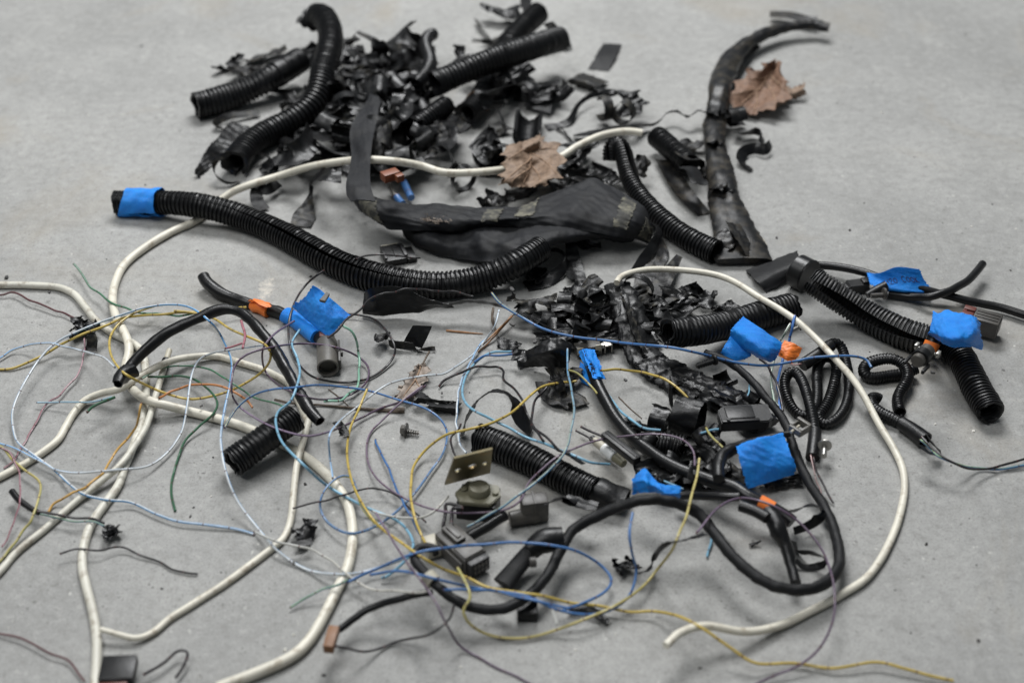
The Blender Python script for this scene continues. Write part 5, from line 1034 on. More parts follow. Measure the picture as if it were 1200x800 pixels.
for x0 in (-12, 10): k.box(x0, x0 + 7, -7, -5.5, 5, 14, .4).done('plug_frame', 'plastic_cream', tk)
k.cyl((20, -4, 8), (20, -4, 12), 2.5).box(16, 18, -6, -2, 0, 10, .3).box(21, 31, -7, 3, 9, 11, .3).box(21, 22.5, -7, 3, 0, 11, .3).box(29.5, 31, -7, 3, 0, 11, .3).done('plug_clip', 'steel_dull', tk)
i0, i1 = int(n * .855), int(n * .925); tube('orange_tape', ck[i0:i1], 8.6 * mpp(885, 588), 'orange_tape', tk, seg=18, noise=.02)
# white inline fuse and probe
tfu = thing('inline_fuse', 'clear and white inline fuse with black holder bound by blue tape', 'fuse', (745, 550))
k = Kit(696, 520, 742, 557, lift=4, scale=mpp(720, 535)); k.cyl((0, 0, 6), (18, 0, 6), 4.6, 5.6, bev=.5).done('glass_end', 'plastic_cream', tfu); k.cyl((18, 0, 6), (38, 0, 6), 7.4, bev=1).done('white_body', 'plastic_white', tfu); k.cyl((38, 0, 6), (54, 0, 6), 6, 5, bev=.6).done('green_end', 'plastic_olive', tfu); k.cyl((-5, 0, 6), (2, 0, 6), 4.2, bev=.5).done('boot', 'vinyl', tfu)
k = Kit(708, 513, 753, 549, lift=6, scale=mpp(730, 525)); k.box(0, 58, -5.5, 5.5, 0, 10, 1.6).box(2, 56, -1, 1, 10, 11, .3).done('black_holder', 'plastic_black', tfu)
wire('', 'black', [(674, 504, 6), (684, 509, 7), (694, 515, 8)], 3.4, 'lead', parent=tfu); wire('', 'black', [(679, 498, 8), (692, 504, 8), (706, 511, 8)], 4.2, 'lead', parent=tfu)
sheet('blue_tape', [[(739, 560, 22), (748, 552, 28), (756, 548, 32), (763, 555, 32), (776, 566, 30), (798, 569, 26)], [(739, 569, 20), (748, 562, 30), (757, 564, 34), (766, 569, 31), (780, 577, 30), (798, 579, 25)], [(741, 580, 12), (752, 577, 22), (760, 578, 26), (768, 578, 24), (782, 584, 24), (797, 587, 16)]], 'blue_tape', tfu, n=26, m=40, amp=.0010, scale=220, seed=560)
cable('lead_sheath', None, [(792, 579, 6), (812, 580, 6), (840, 581, 6), (866, 582, 8)], 10, 'rubber', parent=tfu)
# main taped harness loop
th = thing('taped_harness', 'tape-wrapped black wiring harness looping across the front right', 'harness', (900, 640))
o, ch = cable('loop', None, [(826, 414, 3), (852, 423, 3), (876, 441, 3), (897, 465, 5), (913, 484, 8), (923, 502, 10), (929, 522, 10), (938, 545, 7), (950, 569, 3), (967, 596, 2), (979, 626, 2), (984, 655, 4), (975, 677, 8), (955, 688, 10), (931, 691, 12), (904, 685, 14), (880, 671, 16), (859, 652, 18), (838, 626, 20), (820, 603, 20), (798, 591, 18), (772, 585, 16), (747, 587, 16), (722, 595, 14), (696, 606, 14), (672, 621, 14), (658, 642, 12), (643, 671, 10), (621, 696, 10), (590, 713, 10), (552, 711, 10), (520, 693, 12), (499, 672, 16), (487, 656, 20), (488, 645, 22), (500, 641, 20), (513, 645, 16)], [10, 11, 12, 13, 13.5, 13.5, 13.5, 13, 13, 12, 11.5, 11], 'cloth_tape', parent=th, seg=18, helix=(.011, .09), noise=.03, crink=(.0003, 260))
nh = len(ch)
cable('branch', None, [(900, 598, 12), (908, 612, 12), (917, 632, 8), (924, 652, 4), (932, 682, 2)], [17, 22, 16, 13, 14], 'vinyl', parent=th, noise=.06, crink=(.0007, 200))
cable('branch', None, [(866, 592, 10), (882, 597, 10), (900, 606, 10)], 13, 'vinyl', parent=th)
ribbon('loose_tape', [(926, 600, 10), (936, 596, 16), (950, 592, 18), (962, 596, 14), (958, 608, 8), (946, 616, 4), (930, 622, 6)], [12, 16, 18, 18, 12, 10, 9], 'vinyl', th, roll=[40, 40, 30, 50, 60, 50], seed=570, amp=.0004, drape=False)
ribbon('loose_tape', [(930, 634, 4), (934, 646, 2), (946, 647, 6), (958, 650, 9), (966, 655, 8), (960, 663, 2), (942, 664, 1), (932, 656, 3)], [9, 10, 8, 9, 11, 9, 7, 6], 'vinyl', th, roll=[40, 60, 70, 60, 40, 30, 20], seed=571, amp=.0004, drape=False)
tube('branch_stub', path([(636, 636, 12), (620, 648, 8), (606, 664, 4), (589, 684, 1)], .0044, drape=False), [.0056, .0048, .0047, .0048], 'cloth_tape', th, seg=16, flat=[.9, .8, .7, .6])
tube('joint_wrap', path([(620, 645, 10), (638, 634, 13), (660, 630, 14)], .0056, drape=False), [.0052, .0076, .0064], 'vinyl', th, seg=16, noise=.05)
cable('thin_branch', None, [(507, 694, 12), (480, 698, 10), (450, 706, 8), (424, 718, 6), (397, 738, 4)], 8.4, 'rubber', parent=th)
k = Kit(392, 742, 380, 782, lift=1); k.box(-2, 30, -6, 6, 0, 12, 1.2).box(2, 20, -7, -5, 3, 9, .4).done('brown_plug', 'plastic_brown', th)
tube('zip_tie', ch[int(nh * .925):int(nh * .928) + 3], .0049, 'plastic_cream', th, seg=14, do_stamp=False)
k = Kit(606, 720, 628, 720, drape=False); k.box(0, 24, -12, 12, 0, 15, 1.5).box(4, 20, -13, -11, 4, 11, .5).done('black_plug', 'plastic_black', th)
k = Kit(621, 661, 632, 660); k.cyl((0, 0, 3), (7, 0, 3), 6).done('clip', 'plastic_grey_dark', th)
# big blue flag harness
tbf = thing('flagged_lead', 'twisted black lead carrying a large blue tape flag and pale grey plug', 'cable', (890, 540))
cable('lead', None, [(842, 562, 2), (842, 548, 6), (846, 534, 10), (858, 527, 14), (880, 519, 16), (905, 512, 16), (926, 508, 14)], [13, 14, 15, 12, 10, 9, 7], 'vinyl', parent=tbf, helix=(.012, .12), noise=.03)
o, VF = sheet('blue_tape_flag', [[(861, 528, 17), (884, 518, 24), (917, 505, 22)], [(862, 522, 26), (886, 513, 32), (918, 507, 24)], [(865, 532, 26), (890, 522, 30), (921, 514, 23)], [(869, 546, 22), (895, 540, 23), (927, 532, 21)], [(873, 560, 15), (900, 553, 17), (933, 546, 15)], [(876, 573, 8), (902, 565, 10), (931, 556, 9)]], 'blue_tape', tbf, n=44, m=36, amp=.0006, scale=130, seed=580)
k = Kit(932, 507, 944, 500, lift=8); k.box(0, 16, -9, -6, 0, 9, .6).box(0, 10, 5, 8, 0, 9, .6).box(12, 16, -9, 10, 0, 10, .6).box(-3, 1, -9, 8, 0, 8, .5).done('grey_plug', 'plastic_grey', tbf); k.cyl((-8, 0, 5), (8, 2, 5), 1.6).done('pin', 'plastic_cream', tbf)
# blue flag and orange flag pair near the coil
tof = thing('wire_bundle', 'green and blue wire pair gripped by a blue flag and an orange tape tab', 'wire', (900, 420))
wire('', 'blue_bright', [(931, 369, 22), (928, 384, 18), (924, 402, 12), (918, 420, 9), (912, 440, 7), (912, 455, 7), (917, 482, 8)], 4.6, 'blue_wire', parent=tof)
wire('', 'green_white', [(924, 379, 22), (919, 392, 18), (912, 406, 12), (907, 424, 9), (905, 446, 7), (911, 478, 8)], 4.0, 'green_wire', parent=tof)
wire('', 'black', [(890, 420, 12), (902, 434, 8), (912, 454, 7), (920, 480, 8)], 4.2, 'black_wire', parent=tof)
sheet('blue_tape_flag', [[(871, 371, 34), (890, 383, 34), (906, 394, 30), (917, 401, 26)], [(858, 384, 30), (880, 397, 33), (900, 408, 29), (914, 413, 22)], [(856, 392, 24), (876, 407, 26), (896, 418, 24), (909, 421, 17)], [(855, 396, 19), (872, 410, 19), (890, 420, 18), (903, 425, 14)]], 'blue_tape', tof, n=34, m=36, amp=.0005, scale=150, seed=581)
sheet('blue_tape_tail', [[(858, 390, 24), (868, 398, 22), (880, 406, 20)], [(846, 410, 16), (864, 415, 15), (880, 417, 14)], [(845, 414, 12), (856, 423, 10), (873, 421, 11)]], 'blue_tape', tof, n=22, m=22, amp=.0004, seed=582)
sheet('orange_tape_tab', [[(919, 398, 22), (929, 401, 23), (940, 408, 20)], [(914, 407, 20), (925, 412, 19), (937, 415, 16)], [(911, 416, 16), (920, 421, 15), (928, 427, 12)]], 'orange_tape', tof, n=24, m=24, amp=.0012, scale=240, seed=583)
ts2 = thing('coarse_screw', 'short black coarse-threaded screw lying below the striped blue wire', 'screw', (828, 428))
k = Kit(816, 432, 838, 425)
k.cyl((0, 0, 3.4), (22, 0, 3.4), 2.3)
for q in range(7): k.cyl((1 + q * 3, 0, 3.4), (2.6 + q * 3, 0, 3.4), 2.6, 3.9, seg=14)
k.done('thread', 'plastic_black', ts2); k.cyl((22, 0, 4.2), (25, 0, 4.2), 6, bev=.6).done('head', 'plastic_black', ts2)
# ================================================================ left and front: sleeves, connectors
t15 = thing('loom_tube', 'short black corrugated loom piece lying at lower left of centre', 'tube', (310, 512))
conduit('tube', [(264, 548), (285, 533), (310, 514), (335, 497), (353, 485)], 34, 'loom', t15, slit=(170, [4]), pitch=6.0, torn=.12, seed=42, depth=.13, seg=30)
# dark curved sleeve
tsl = thing('heat_sleeve', 'arched glossy black shrink sleeve with taped end over the white cables', 'sleeve', (250, 372))
cable('sleeve', None, [(148, 436, 8), (158, 423, 12), (172, 408, 18), (196, 390, 24), (224, 377, 28), (246, 366, 32), (263, 362, 34), (282, 366, 34), (298, 379, 32), (312, 396, 30), (326, 416, 28), (340, 440, 24), (350, 460, 22), (362, 478, 22), (374, 494, 20)], [12, 12.5, 14.5, 13, 12.5, 14, 12, 13, 12.5, 13.5, 12.5, 14, 13], 'rubber', parent=tsl, noise=.06, hollow=True, crink=(.0004, 160))
cable('taped_end', None, [(138, 450, 2), (146, 440, 6), (158, 432, 8)], [14, 18, 15], 'vinyl', parent=tsl, noise=.12, hollow=True, crink=(.0014, 240))
# pigtail with grey round connector
tpg = thing('pigtail', 'black pigtail with orange band, blue tape flag and round grey connector', 'connector', (340, 385))
cable('lead', None, [(239, 324, 5), (243, 331, 4), (254, 340, 2), (270, 348), (290, 355), (306, 361), (327, 366), (338, 371), (354, 380, 1), (368, 391, 3), (379, 400, 5), (383, 408, 5)], [15, 15, 14, 13, 14, 15, 15, 14, 13], 'rubber', parent=tpg, drape=False, noise=.05, crink=(.0003, 200))
tube('orange_tape', path([(296, 357, 0), (304, 360, 0), (315, 364, 0)], .0049, drape=False), [.0050, .0053, .0056], 'orange_tape', tpg, seg=24, noise=.05, crink=(.0008, 300))
ribbon('orange_tape_end', [(292, 353, 9), (300, 352, 11), (309, 356, 12), (317, 360, 11)], [4, 8, 9, 4], 'orange_tape', tpg, roll=[20, 10, 0], drape=False, seed=600, amp=.0006, rag=.0005)
cable('taped_wrap', None, [(334, 369, -1), (346, 375, -1), (359, 385, 1), (372, 395, 3)], [20, 20, 19, 18], 'blue_tape', parent=tpg, drape=False, noise=.04, crink=(.0007, 230))
sheet('blue_tape_flag', [[(366, 334, 40), (376, 340, 38), (390, 352, 36), (401, 361, 34), (410, 369, 30)], [(358, 346, 31), (370, 356, 31), (382, 366, 29), (392, 374, 28), (402, 378, 26)], [(350, 354, 23), (362, 366, 22), (374, 377, 21), (384, 384, 20), (393, 387, 20)], [(342, 359, 15), (355, 371, 14), (367, 382, 14), (377, 391, 14), (384, 396, 14)]], 'blue_tape', tpg, n=34, m=40, amp=.0007, scale=130, seed=601)
sheet('blue_tape_fold', [[(346, 354, 22), (356, 356, 24)], [(345, 362, 14), (358, 368, 16)]], 'blue_tape', tpg, n=12, m=12, amp=.0005, seed=602)
k = Kit(384, 410, 385.5, 450, lift=1, scale=mpp(384, 425) * .9, drape=False)
hs_ = k.cyl((2, 0, 13), (58, 0, 13), 13.5, 14, bev=1, seg=32, hollow=2.2).done('housing', 'plastic_grey', tpg)
k.cyl((-12, 0, 13), (3, 0, 13), 10.5, bev=.8, seg=28).done('collar', 'plastic_grey_dark', tpg); k.box(-10, 2, -9, -2, 20, 25, .6).box(-10, 2, 3, 9, 20, 25, .6).box(-10, -6, -9, 9, 21, 25, .5).box(-2, 2, -9, 9, 21, 24.5, .5).done('lock', 'plastic_maroon', hs_)
k.box(6, 52, 14, 17, 5, 20, .6).box(20, 30, 16, 20, 9, 16, .6).done('latch', 'plastic_grey_dark', hs_)
tpc = thing('plastic_chip', 'small dark plastic chip resting on the blue flag of the round connector', 'chip', (381, 352))
k = Kit(378, 355, 385, 344, lift=41, drape=False); k.prism([(0, -3), (16, -2.6), (18, 2), (1, 4)], 0, 3, .4).done('chip', 'plastic_grey_dark', tpc)
# knots on thin leads at left
def knot(name, label, x, y, s, seed, mat='vinyl', parent=None):
    t_ = thing(name, label, 'tape', (x, y)) if parent is None else parent
    for q in range(4):
        scrap('tape_fold', x + [0, -3, 4, 1][q] * s / 14, y + [0, 2, -1, -3][q] * s / 14, s * 1.5, s * .75, [20, 80, 140, 330][q], mat, t_, curl=1.3, wild=1.0, seed=seed + q, base=.25)
    return t_
kn = knot('tape_knot', 'crumpled black tape knot with dusty tail on the left-hand maroon wire', 98, 386, 20, 610)
ribbon('tail', [(104, 386, 4), (108, 398, 2), (107, 411)], [8, 12, 14], 'vinyl_dusty', kn, roll=[30, 10, 0], seed=614, amp=.0008)
tl = thing('lead_stub', 'short black taped lead with striped wires ending in a knot at left', 'lead', (70, 604))
cable('sheath', None, [(14, 576, 6), (22, 586, 4), (34, 594, 2), (46, 600, 1)], [8, 7.5, 7, 6.5], 'rubber', parent=tl)
wire('', 'black', [(44, 599, 2), (62, 602, 2), (82, 605, 3), (104, 608, 3), (124, 616, 2)], 4, 'wire', parent=tl); wire('', 'blue_green', [(44, 602), (60, 605), (80, 609), (106, 612), (124, 619)], 3, 'wire', parent=tl)
knot('', '', 130, 624, 15, 615, parent=tl)
o = shred(356, 622, 30, 22, 60, 'small black tape scrap inside the white cable loop at lower left', curl=.7, wild=.7, seed=620)
o = ribbon('tape_strip', [(366, 634), (356, 636, 1), (341, 637)], [9, 8, 5], 'vinyl', roll=[10, 20], seed=621, amp=.0005); tag(o, 'thin dark tail left of the small scrap in the white cable loop', 'tape')
# box half out of frame at bottom left
tbx = thing('connector_box', 'black connector box at the bottom edge beside the white cable', 'connector', (140, 780))
k = Kit(120, 790, 168, 788); k.box(0, 40, -20, 16, 0, 15, 2).box(6, 34, -21, 17, 4, 12, 1).done('housing', 'plastic_black', tbx); k.box(2, 34, -30, -22, 2, 12, 1).done('red_lock', 'plastic_maroon', tbx)
wire('black wire ring at the bottom edge right of the connector box', 'black', [(168, 792, 2), (192, 774, 5), (206, 762, 7), (219, 764, 5), (216, 778, 2), (205, 795)], 5)
# ================================================================ front centre: sensor, elbow, grey plug
tse = thing('throttle_sensor', 'olive sensor with round cap and upright drilled metal bracket', 'sensor', (555, 585))
k = Kit(537, 593, 587, 599, lift=0, scale=mpp(555, 585) * .95, drape=False)
k.box(2, 50, -22, 16, 0, 24, 1.5).done('base', 'plastic_black', tse)
k.prism([(-2, -8), (8, -24), (44, -22), (54, -4), (48, 14), (10, 18)], 24, 30, 1).done('flange', 'plastic_olive', tse)
k.cyl((27, -2, 30), (27, -2, 39), 14, 12.5, bev=1, seg=30).done('cap', 'plastic_olive', tse); 
for p in ((8, -2), (47, -2)): k.cyl((*p, 30), (*p, 33), 4, bev=.6, seg=16).done('screw', 'plastic_olive', tse)
# bracket: upright plate with three holes
A, B, C_, D = (521, 567, 14), (574, 553, 20), (577, 525, 48), (532, 536, 46)
pa, pb, pc_, pd = [P(p[0], p[1], p[2] / 1000) for p in (A, B, C_, D)]
ux = (pb - pa); uy = (pd - pa); nx = np.cross(ux, uy); nx /= np.linalg.norm(nx)
bm = bmesh.new(); nU, nVv = 28, 14
holes = [(.2, .48, .085), (.55, .5, .105), (.85, .48, .085)]
gv = {}
def bil(u, v): return (pa * (1 - u) + pb * u) * (1 - v) + (pd * (1 - u) + pc_ * u) * v
VV = []; FF = []
asp = np.linalg.norm(uy) / np.linalg.norm(ux)
segs = []
# plate = strips between hole rings and cell borders
bounds = [0, .37, .70, 1.0]
def addv(u, v):
    VV.append(bil(u, v)); return len(VV) - 1
for (hx, hy, hr), u0, u1 in zip(holes, bounds, bounds[1:]):
    K = 24; ring = []; outr = []
    for q in range(K):
        a = 2 * math.pi * (q + .5) / K; ca, sa = math.cos(a), math.sin(a)
        ring.append(addv(hx + hr * ca, hy + hr / asp * sa))
        tx = ((u1 - hx) / ca if ca > 0 else (u0 - hx) / ca) if abs(ca) > 1e-6 else 1e9
        ty = ((1 - hy) / sa if sa > 0 else (0 - hy) / sa) if abs(sa) > 1e-6 else 1e9
        t_ = min(tx, ty); outr.append(addv(hx + t_ * ca, hy + t_ * sa))
    cr = {}
    for q in range(K):
        r_ = (q + 1) % K; FF.append((ring[q], ring[r_], outr[r_], outr[q]))
    for (cu, cv) in ((u0, 0), (u1, 0), (u1, 1), (u0, 1)):
        ca_ = math.atan2(cv - hy, cu - hx); q = int(math.floor((ca_ / (2 * math.pi) * K) - .5)) % K
        FF.append((outr[q], outr[(q + 1) % K], addv(cu, cv)))
Vb = np.array(VV); nv = len(Vb); th_ = .0014
edges = {}
for f in FF:
    for a, b_ in zip(f, f[1:] + f[:1]): edges[(a, b_)] = edges.get((a, b_), 0) + 1
F2 = list(FF) + [tuple(nv + q for q in f[::-1]) for f in FF] + [(b_, a, nv + a, nv + b_) for (a, b_) in edges if (b_, a) not in edges]
mesh_obj('bracket', np.vstack([Vb + nx * th_ / 2, Vb - nx * th_ / 2]), F2, 'brass_plate', None, tse, 30)
for (x1, y1, x2, y2, x3, y3) in [(541, 592, 524, 590, 522, 618), (545, 596, 530, 594, 527, 620)]: wire('', 'black', [(x1, y1, 12), (x2, y2, 14), (x2 - 2, y2 + 10, 14), (x3, y3, 16)], 6, 'lead', parent=tse)
tgp = thing('grey_plug', 'dark grey multi-pin plug lying on its side in the lower middle', 'connector', (545, 650))
k = Kit(522, 636, 572, 682, lift=1, scale=mpp(545, 650) * .95, drape=False); hs_ = k.box(0, 62, -16, 16, 0, 26, 2.2).done('housing', 'plastic_grey_dark', tgp)
k.box(2, 34, -7, 7, 26, 32, 1).box(6, 30, -3, 3, 32, 34, .6).done('latch', 'plastic_grey_dark', hs_); k.box(8, 58, -19, -16, 4, 20, .8).box(8, 58, 16, 19, 4, 20, .8).done('side_rail', 'plastic_grey_dark', hs_)
k.box(62, 72, -14, 14, 3, 24, 1.2).done('nose', 'plastic_black', tgp)
for q in (-8, -2.6, 2.8, 8.2):
    k.box(71.6, 72.6, q - 1.6, q + 1.6, 6, 12, .2).box(71.6, 72.6, q - 1.6, q + 1.6, 15, 21, .2).done('pin_cavity', 'plastic_grey', tgp)
k.box(36, 60, -14, 14, 26, 28, .6).done('ridge', 'plastic_grey_dark', tgp)
tcw = thing('cream_clip', 'cream plastic clip left of the dark grey plug', 'clip', (505, 650))
k = Kit(498, 648, 524, 640, lift=2); k.box(0, 18, -12, 14, 0, 14, 1.5).box(14, 26, -4, 6, 2, 8, .8).done('body', 'plastic_cream', tcw); k.cyl((9, -12.5, 7), (9, -11, 7), 4).done('hole', 'plastic_black', tcw)
tel = thing('elbow_boot', 'grey rubber elbow boot between sensor and thick loom tube', 'boot', (620, 605))
k = Kit(600, 610, 632, 606, lift=0, scale=mpp(620, 605)); k.cyl((-4, -6, 9), (30, -4, 10), 9, 10.5, bev=1, seg=24).done('nozzle', 'plastic_grey_dark', tel); k.box(10, 42, -12, 8, 1, 34, 4).done('body', 'plastic_grey_dark', tel); k.box(24, 27, -13, 9, 0, 35, .8).done('rib', 'plastic_grey_dark', tel)
o = ribbon('tape_strip', [(638, 592, 5), (650, 586, 8), (664, 584, 6), (676, 588, 2)], [10, 12, 14, 14], 'vinyl', roll=[40, 60, 50, 20], seed=630, amp=.0006); tag(o, 'black strip trailing from the grey elbow boot to the loom tube', 'tape')
o, c = cable('cable_stub', None, [(549, 630, 3), (565, 620, 4), (580, 611, 5), (594, 603, 6)], 12.5, 'rubber', hollow=True); tag(o, 'short straight black cable stub pointing to the grey elbow boot', 'cable')
o = shred(733, 664, 26, 20, 30, 'small black tape lump below the harness loop', curl=.8, wild=.7, seed=640)
o = ribbon('tape_strip', [(748, 672), (762, 666, 1), (768, 650, 2), (780, 638, 2), (800, 634, 2), (826, 626, 4)], [6, 7, 6, 7, 10, 8], 'vinyl', roll=[20, 50, 60, 40, 20], seed=641, amp=.0007); tag(o, 'thin crooked tape strip leading from the small lump to the harness loop', 'tape')
o = ribbon('tape_strip', [(666, 714), (684, 712, 2), (700, 718, 1), (712, 730)], [10, 14, 14, 8], 'vinyl', roll=[10, 20, 10], seed=642, amp=.0008); tag(o, 'dark tape shred under the yellow and blue wires at the front', 'tape')
flat_piece('tiny dark flake on bare floor inside the harness loop', [(878, 637), (892, 633), (888, 637), (880, 640)], 'vinyl', 643, (1, 3, 1, 1), 1)
tbw = thing('washer_screw', 'small screw with round washer head on bare floor left of the strap', 'screw', (478, 509))
k = Kit(470, 508, 494, 511); k.cyl((8, 0, 4.5), (22, 0, 4), 2.2, 1.2)
for q in range(5): k.cyl((9 + q * 2.6, 0, 4.4), (10.4 + q * 2.6, 0, 4.4), 2.4, 3.8 - q * .25, seg=14)
k.done('thread', 'steel_dull', tbw); k.cyl((5, 0, 6), (7.5, 0, 6), 9, bev=.7, seg=24).done('washer', 'plastic_grey_dark', tbw); k.cyl((0, 0, 6), (5, 0, 6), 6, 6.6, seg=6, bev=.6).done('hex_head', 'plastic_grey', tbw); k.cyl((-.2, 0, 6), (.2, 0, 6), 3.2, seg=6).done('socket', 'steel_dull', tbw)
# orange connector in the back
toc = thing('orange_plug', 'small orange plug with blue crimp wires at the foot of the heap', 'connector', (463, 215))
k = Kit(449, 213, 472, 206, lift=0, scale=mpp(460, 210) * .72); k.box(0, 26, -7, 9, 0, 13, 1).box(16, 28, -16, -6, 0, 11, 1).box(3, 10, -8, -6, 4, 9, .3).done('housing', 'plastic_orange', toc)
tube('blue_crimp', path([(473, 213, 6), (477, 222, 5), (482, 232, 4)], .0030, drape=False), .0032, 'wire_blue', toc, seg=12)
tube('lead', path([(457, 215, 7), (460, 224, 8), (464, 232, 7)], .002, drape=False), .0020, 'plastic_grey', toc, seg=10)
tube('blue_crimp', path([(464, 230, 7), (468, 235, 6), (472, 239, 6)], .003, drape=False), .0030, 'wire_blue', toc, seg=12)
# ================================================================ thin wires, lowest first
W = wire
W('dark red wire entering at left edge and ending in the tape knot', 'maroon', [(-20, 345), (0, 346), (20, 344, 4), (36, 352, 5), (53, 360, 3), (75, 367, 2), (90, 374, 3)], 3.4)
W('rose wire dropping from the tape knot toward the lower left', 'rose', [(98, 397, 3), (99, 412, 3), (95, 432, 4), (77, 455, 4), (57, 472, 2), (41, 498), (26, 523), (9, 550)], 3.2)
W('pale blue wire end pointing left across the rose wire', 'pale_blue', [(41, 472, 1), (87, 471, 2), (112, 469, 2), (132, 464, 4)], 2.8)
W('dark green wire stub below the taped sleeve end', 'dark_green', [(99, 482), (110, 475, 1), (120, 469, 2), (136, 462, 3)], 4.6)
W('green striped wire with free tip near the white cable at left', 'green', [(87, 311, 8), (96, 323, 8), (113, 342, 8), (137, 359, 9), (162, 366, 10), (190, 368, 10), (225, 369, 10), (252, 368, 10)], 3.5)
W('yellow wire crossing from the left edge to the black pigtail', 'yellow', [(-20, 436), (0, 434), (20, 430), (50, 417, 3), (72, 405, 5), (100, 390, 9), (125, 380, 11), (150, 371, 12), (190, 369, 12), (214, 366, 12), (250, 363, 10), (287, 361, 8)], 4.2)
W('yellow wire making a wide loop through the tangle at left', 'yellow', [(182, 359, 6), (160, 365, 10), (146, 373, 13), (135, 384, 14), (128, 400, 14), (130, 419, 13), (142, 435, 14), (162, 446, 15), (195, 461, 12), (225, 468, 10), (255, 462, 10), (282, 451, 10), (305, 437, 10), (317, 421, 9), (312, 406, 9), (294, 396, 8), (270, 385, 7), (250, 373, 6), (225, 366, 5), (205, 362, 4)], 4.0)
W('white and blue striped wire arching over the tangle at left', 'white_blue', [(299, 625), (276, 619), (240, 614, 2), (208, 610, 3), (182, 601, 3), (153, 588, 3), (123, 585, 3), (94, 577, 3), (65, 552, 2), (40, 534), (21, 519), (15, 500, 3), (15, 480, 6), (25, 455, 10), (45, 422, 14), (67, 400, 16), (100, 384, 19), (137, 370, 20), (170, 360, 20), (200, 357, 20), (225, 362, 20), (250, 382, 22), (266, 407, 22), (272, 426, 20), (270, 450, 16), (264, 478, 12), (260, 500, 16), (259, 520, 22), (264, 551, 20), (278, 586, 8), (303, 620, 3), (328, 648, 1), (359, 667), (391, 672), (422, 670, 2), (453, 661, 5), (481, 650, 10)], 4.1)
W('grey-white wire continuing across the white cable loop at lower left', 'white', [(298, 624), (330, 636, 1), (360, 642, 2), (384, 654, 5), (406, 673, 6), (425, 687, 3), (450, 693, 2), (502, 693, 2)], 4)
W('pale wire coming from the left edge to the taped sleeve end', 'white_blue', [(-20, 432), (0, 419), (15, 409, 2), (40, 402, 4), (62, 404, 5), (95, 411, 6), (120, 419, 8), (138, 431, 10)], 3.4)
W('green wire looping under the white cable near the sleeve', 'green', [(165, 443, 5), (182, 434, 8), (215, 428, 9), (240, 431, 8), (262, 442, 7), (287, 459, 4), (315, 472, 2), (334, 476)], 3)
W('dark green wire looping down to a free end at lower left', 'dark_green', [(172, 442, 8), (200, 440, 8), (225, 443, 7), (245, 455, 5), (255, 472, 4), (249, 486, 4), (232, 500, 3), (214, 523, 1), (204, 552), (201, 575), (205, 596)], 4)
W('orange wire bowed between the white cables at left', 'orange', [(185, 466, 9), (200, 460, 9), (220, 452, 8), (245, 450, 8), (267, 455, 7), (286, 466, 5), (297, 478, 2)], 3.8)
W('amber wire running along the white cables to a free tip at left', 'amber', [(165, 474, 8), (162, 490, 8), (158, 503, 8), (137, 529, 3), (120, 555, 6), (88, 576, 1), (66, 588), (58, 598)], 4)
W('yellow wire bending at the left edge below the white cable', 'yellow_pale', [(-15, 520), (0, 524, 1), (19, 542, 6), (39, 557, 4), (47, 571, 3), (42, 594, 6), (29, 620, 3), (13, 643), (-8, 666)], 4.2)
W('thin rose wire curving down at the far left edge', 'rose', [(-15, 515), (0, 523, 1), (16, 536, 5), (24, 562, 4), (23, 591, 7), (13, 620, 3), (5, 640)], 3)
W('white and blue wire looping from the left edge up to the pink stub', 'white_blue', [(-15, 514), (0, 519), (21, 526), (49, 541), (65, 550, 1), (97, 554, 2), (146, 550, 8), (175, 545, 3), (198, 529, 3), (211, 510, 4), (215, 498, 5), (219, 475, 8), (224, 446, 10), (233, 424, 11), (248, 414, 10), (275, 409, 7), (312, 405, 6)], 3.6)
W('pink striped wire stub hanging under the shrink sleeve', 'pink', [(281, 374, 24), (284, 386, 16), (286, 398, 9), (284, 406, 4)], 4.2)
W('tiny pink wire tip beside the pink stub', 'pink', [(262, 407), (270, 407, 2), (281, 401, 4)], 3.2)
W('thin black wire with kinks on bare floor at lower left', 'black', [(71, 648), (91, 644, 2), (114, 644, 5), (143, 641, 2), (162, 648), (188, 658), (208, 669, 1), (232, 670, 1)], 3.4)
W('dark red wire end at the bottom left corner', 'maroon', [(-15, 742), (0, 742), (27, 747, 3), (52, 760, 3), (80, 775, 2), (98, 797)], 3.6)
# around the round connector
W('black striped wire looping from the blue-taped tube round the grey connector', 'black', [(381, 317, 2), (360, 332, 4), (347, 350, 6), (340, 375, 4), (340, 400, 2), (346, 420, 1), (357, 435), (372, 443), (400, 447, 1), (432, 443, 1), (452, 430, 1), (462, 411, 2), (455, 391, 2), (440, 375, 3), (420, 368, 3), (404, 366, 4)], 3.9)
W('dark purple wire making a double loop round the grey connector', 'purple', [(344, 377, 6), (322, 390, 5), (309, 405, 6), (307, 420, 5), (312, 437, 4), (327, 452, 3), (345, 461, 2), (370, 468, 2), (395, 467, 2), (417, 459, 2), (430, 446, 3), (431, 431, 3), (420, 419, 3), (400, 409, 4), (376, 403, 6), (350, 402, 6), (320, 406, 7), (290, 415, 9), (275, 431, 11), (272, 458, 10), (280, 475, 9), (302, 491, 8), (328, 503, 20), (359, 511, 12), (384, 507, 4), (412, 495, 3), (444, 479, 2), (472, 469, 3), (496, 451, 4)], 3.5)
W('mint green wire bowed round the right of the grey connector', 'mint', [(400, 380, 4), (412, 390, 4), (420, 408, 5), (421, 435, 5), (415, 456, 5), (402, 467, 3), (380, 472, 1)], 4)
W('black wire running over the blue-taped loom tube to the broad tape band', 'black', [(385, 396, 6), (400, 380, 8), (420, 362, 12), (440, 347, 22), (465, 340, 32), (495, 339, 34), (520, 340, 32), (540, 344, 26), (556, 350, 22)], 3.6)
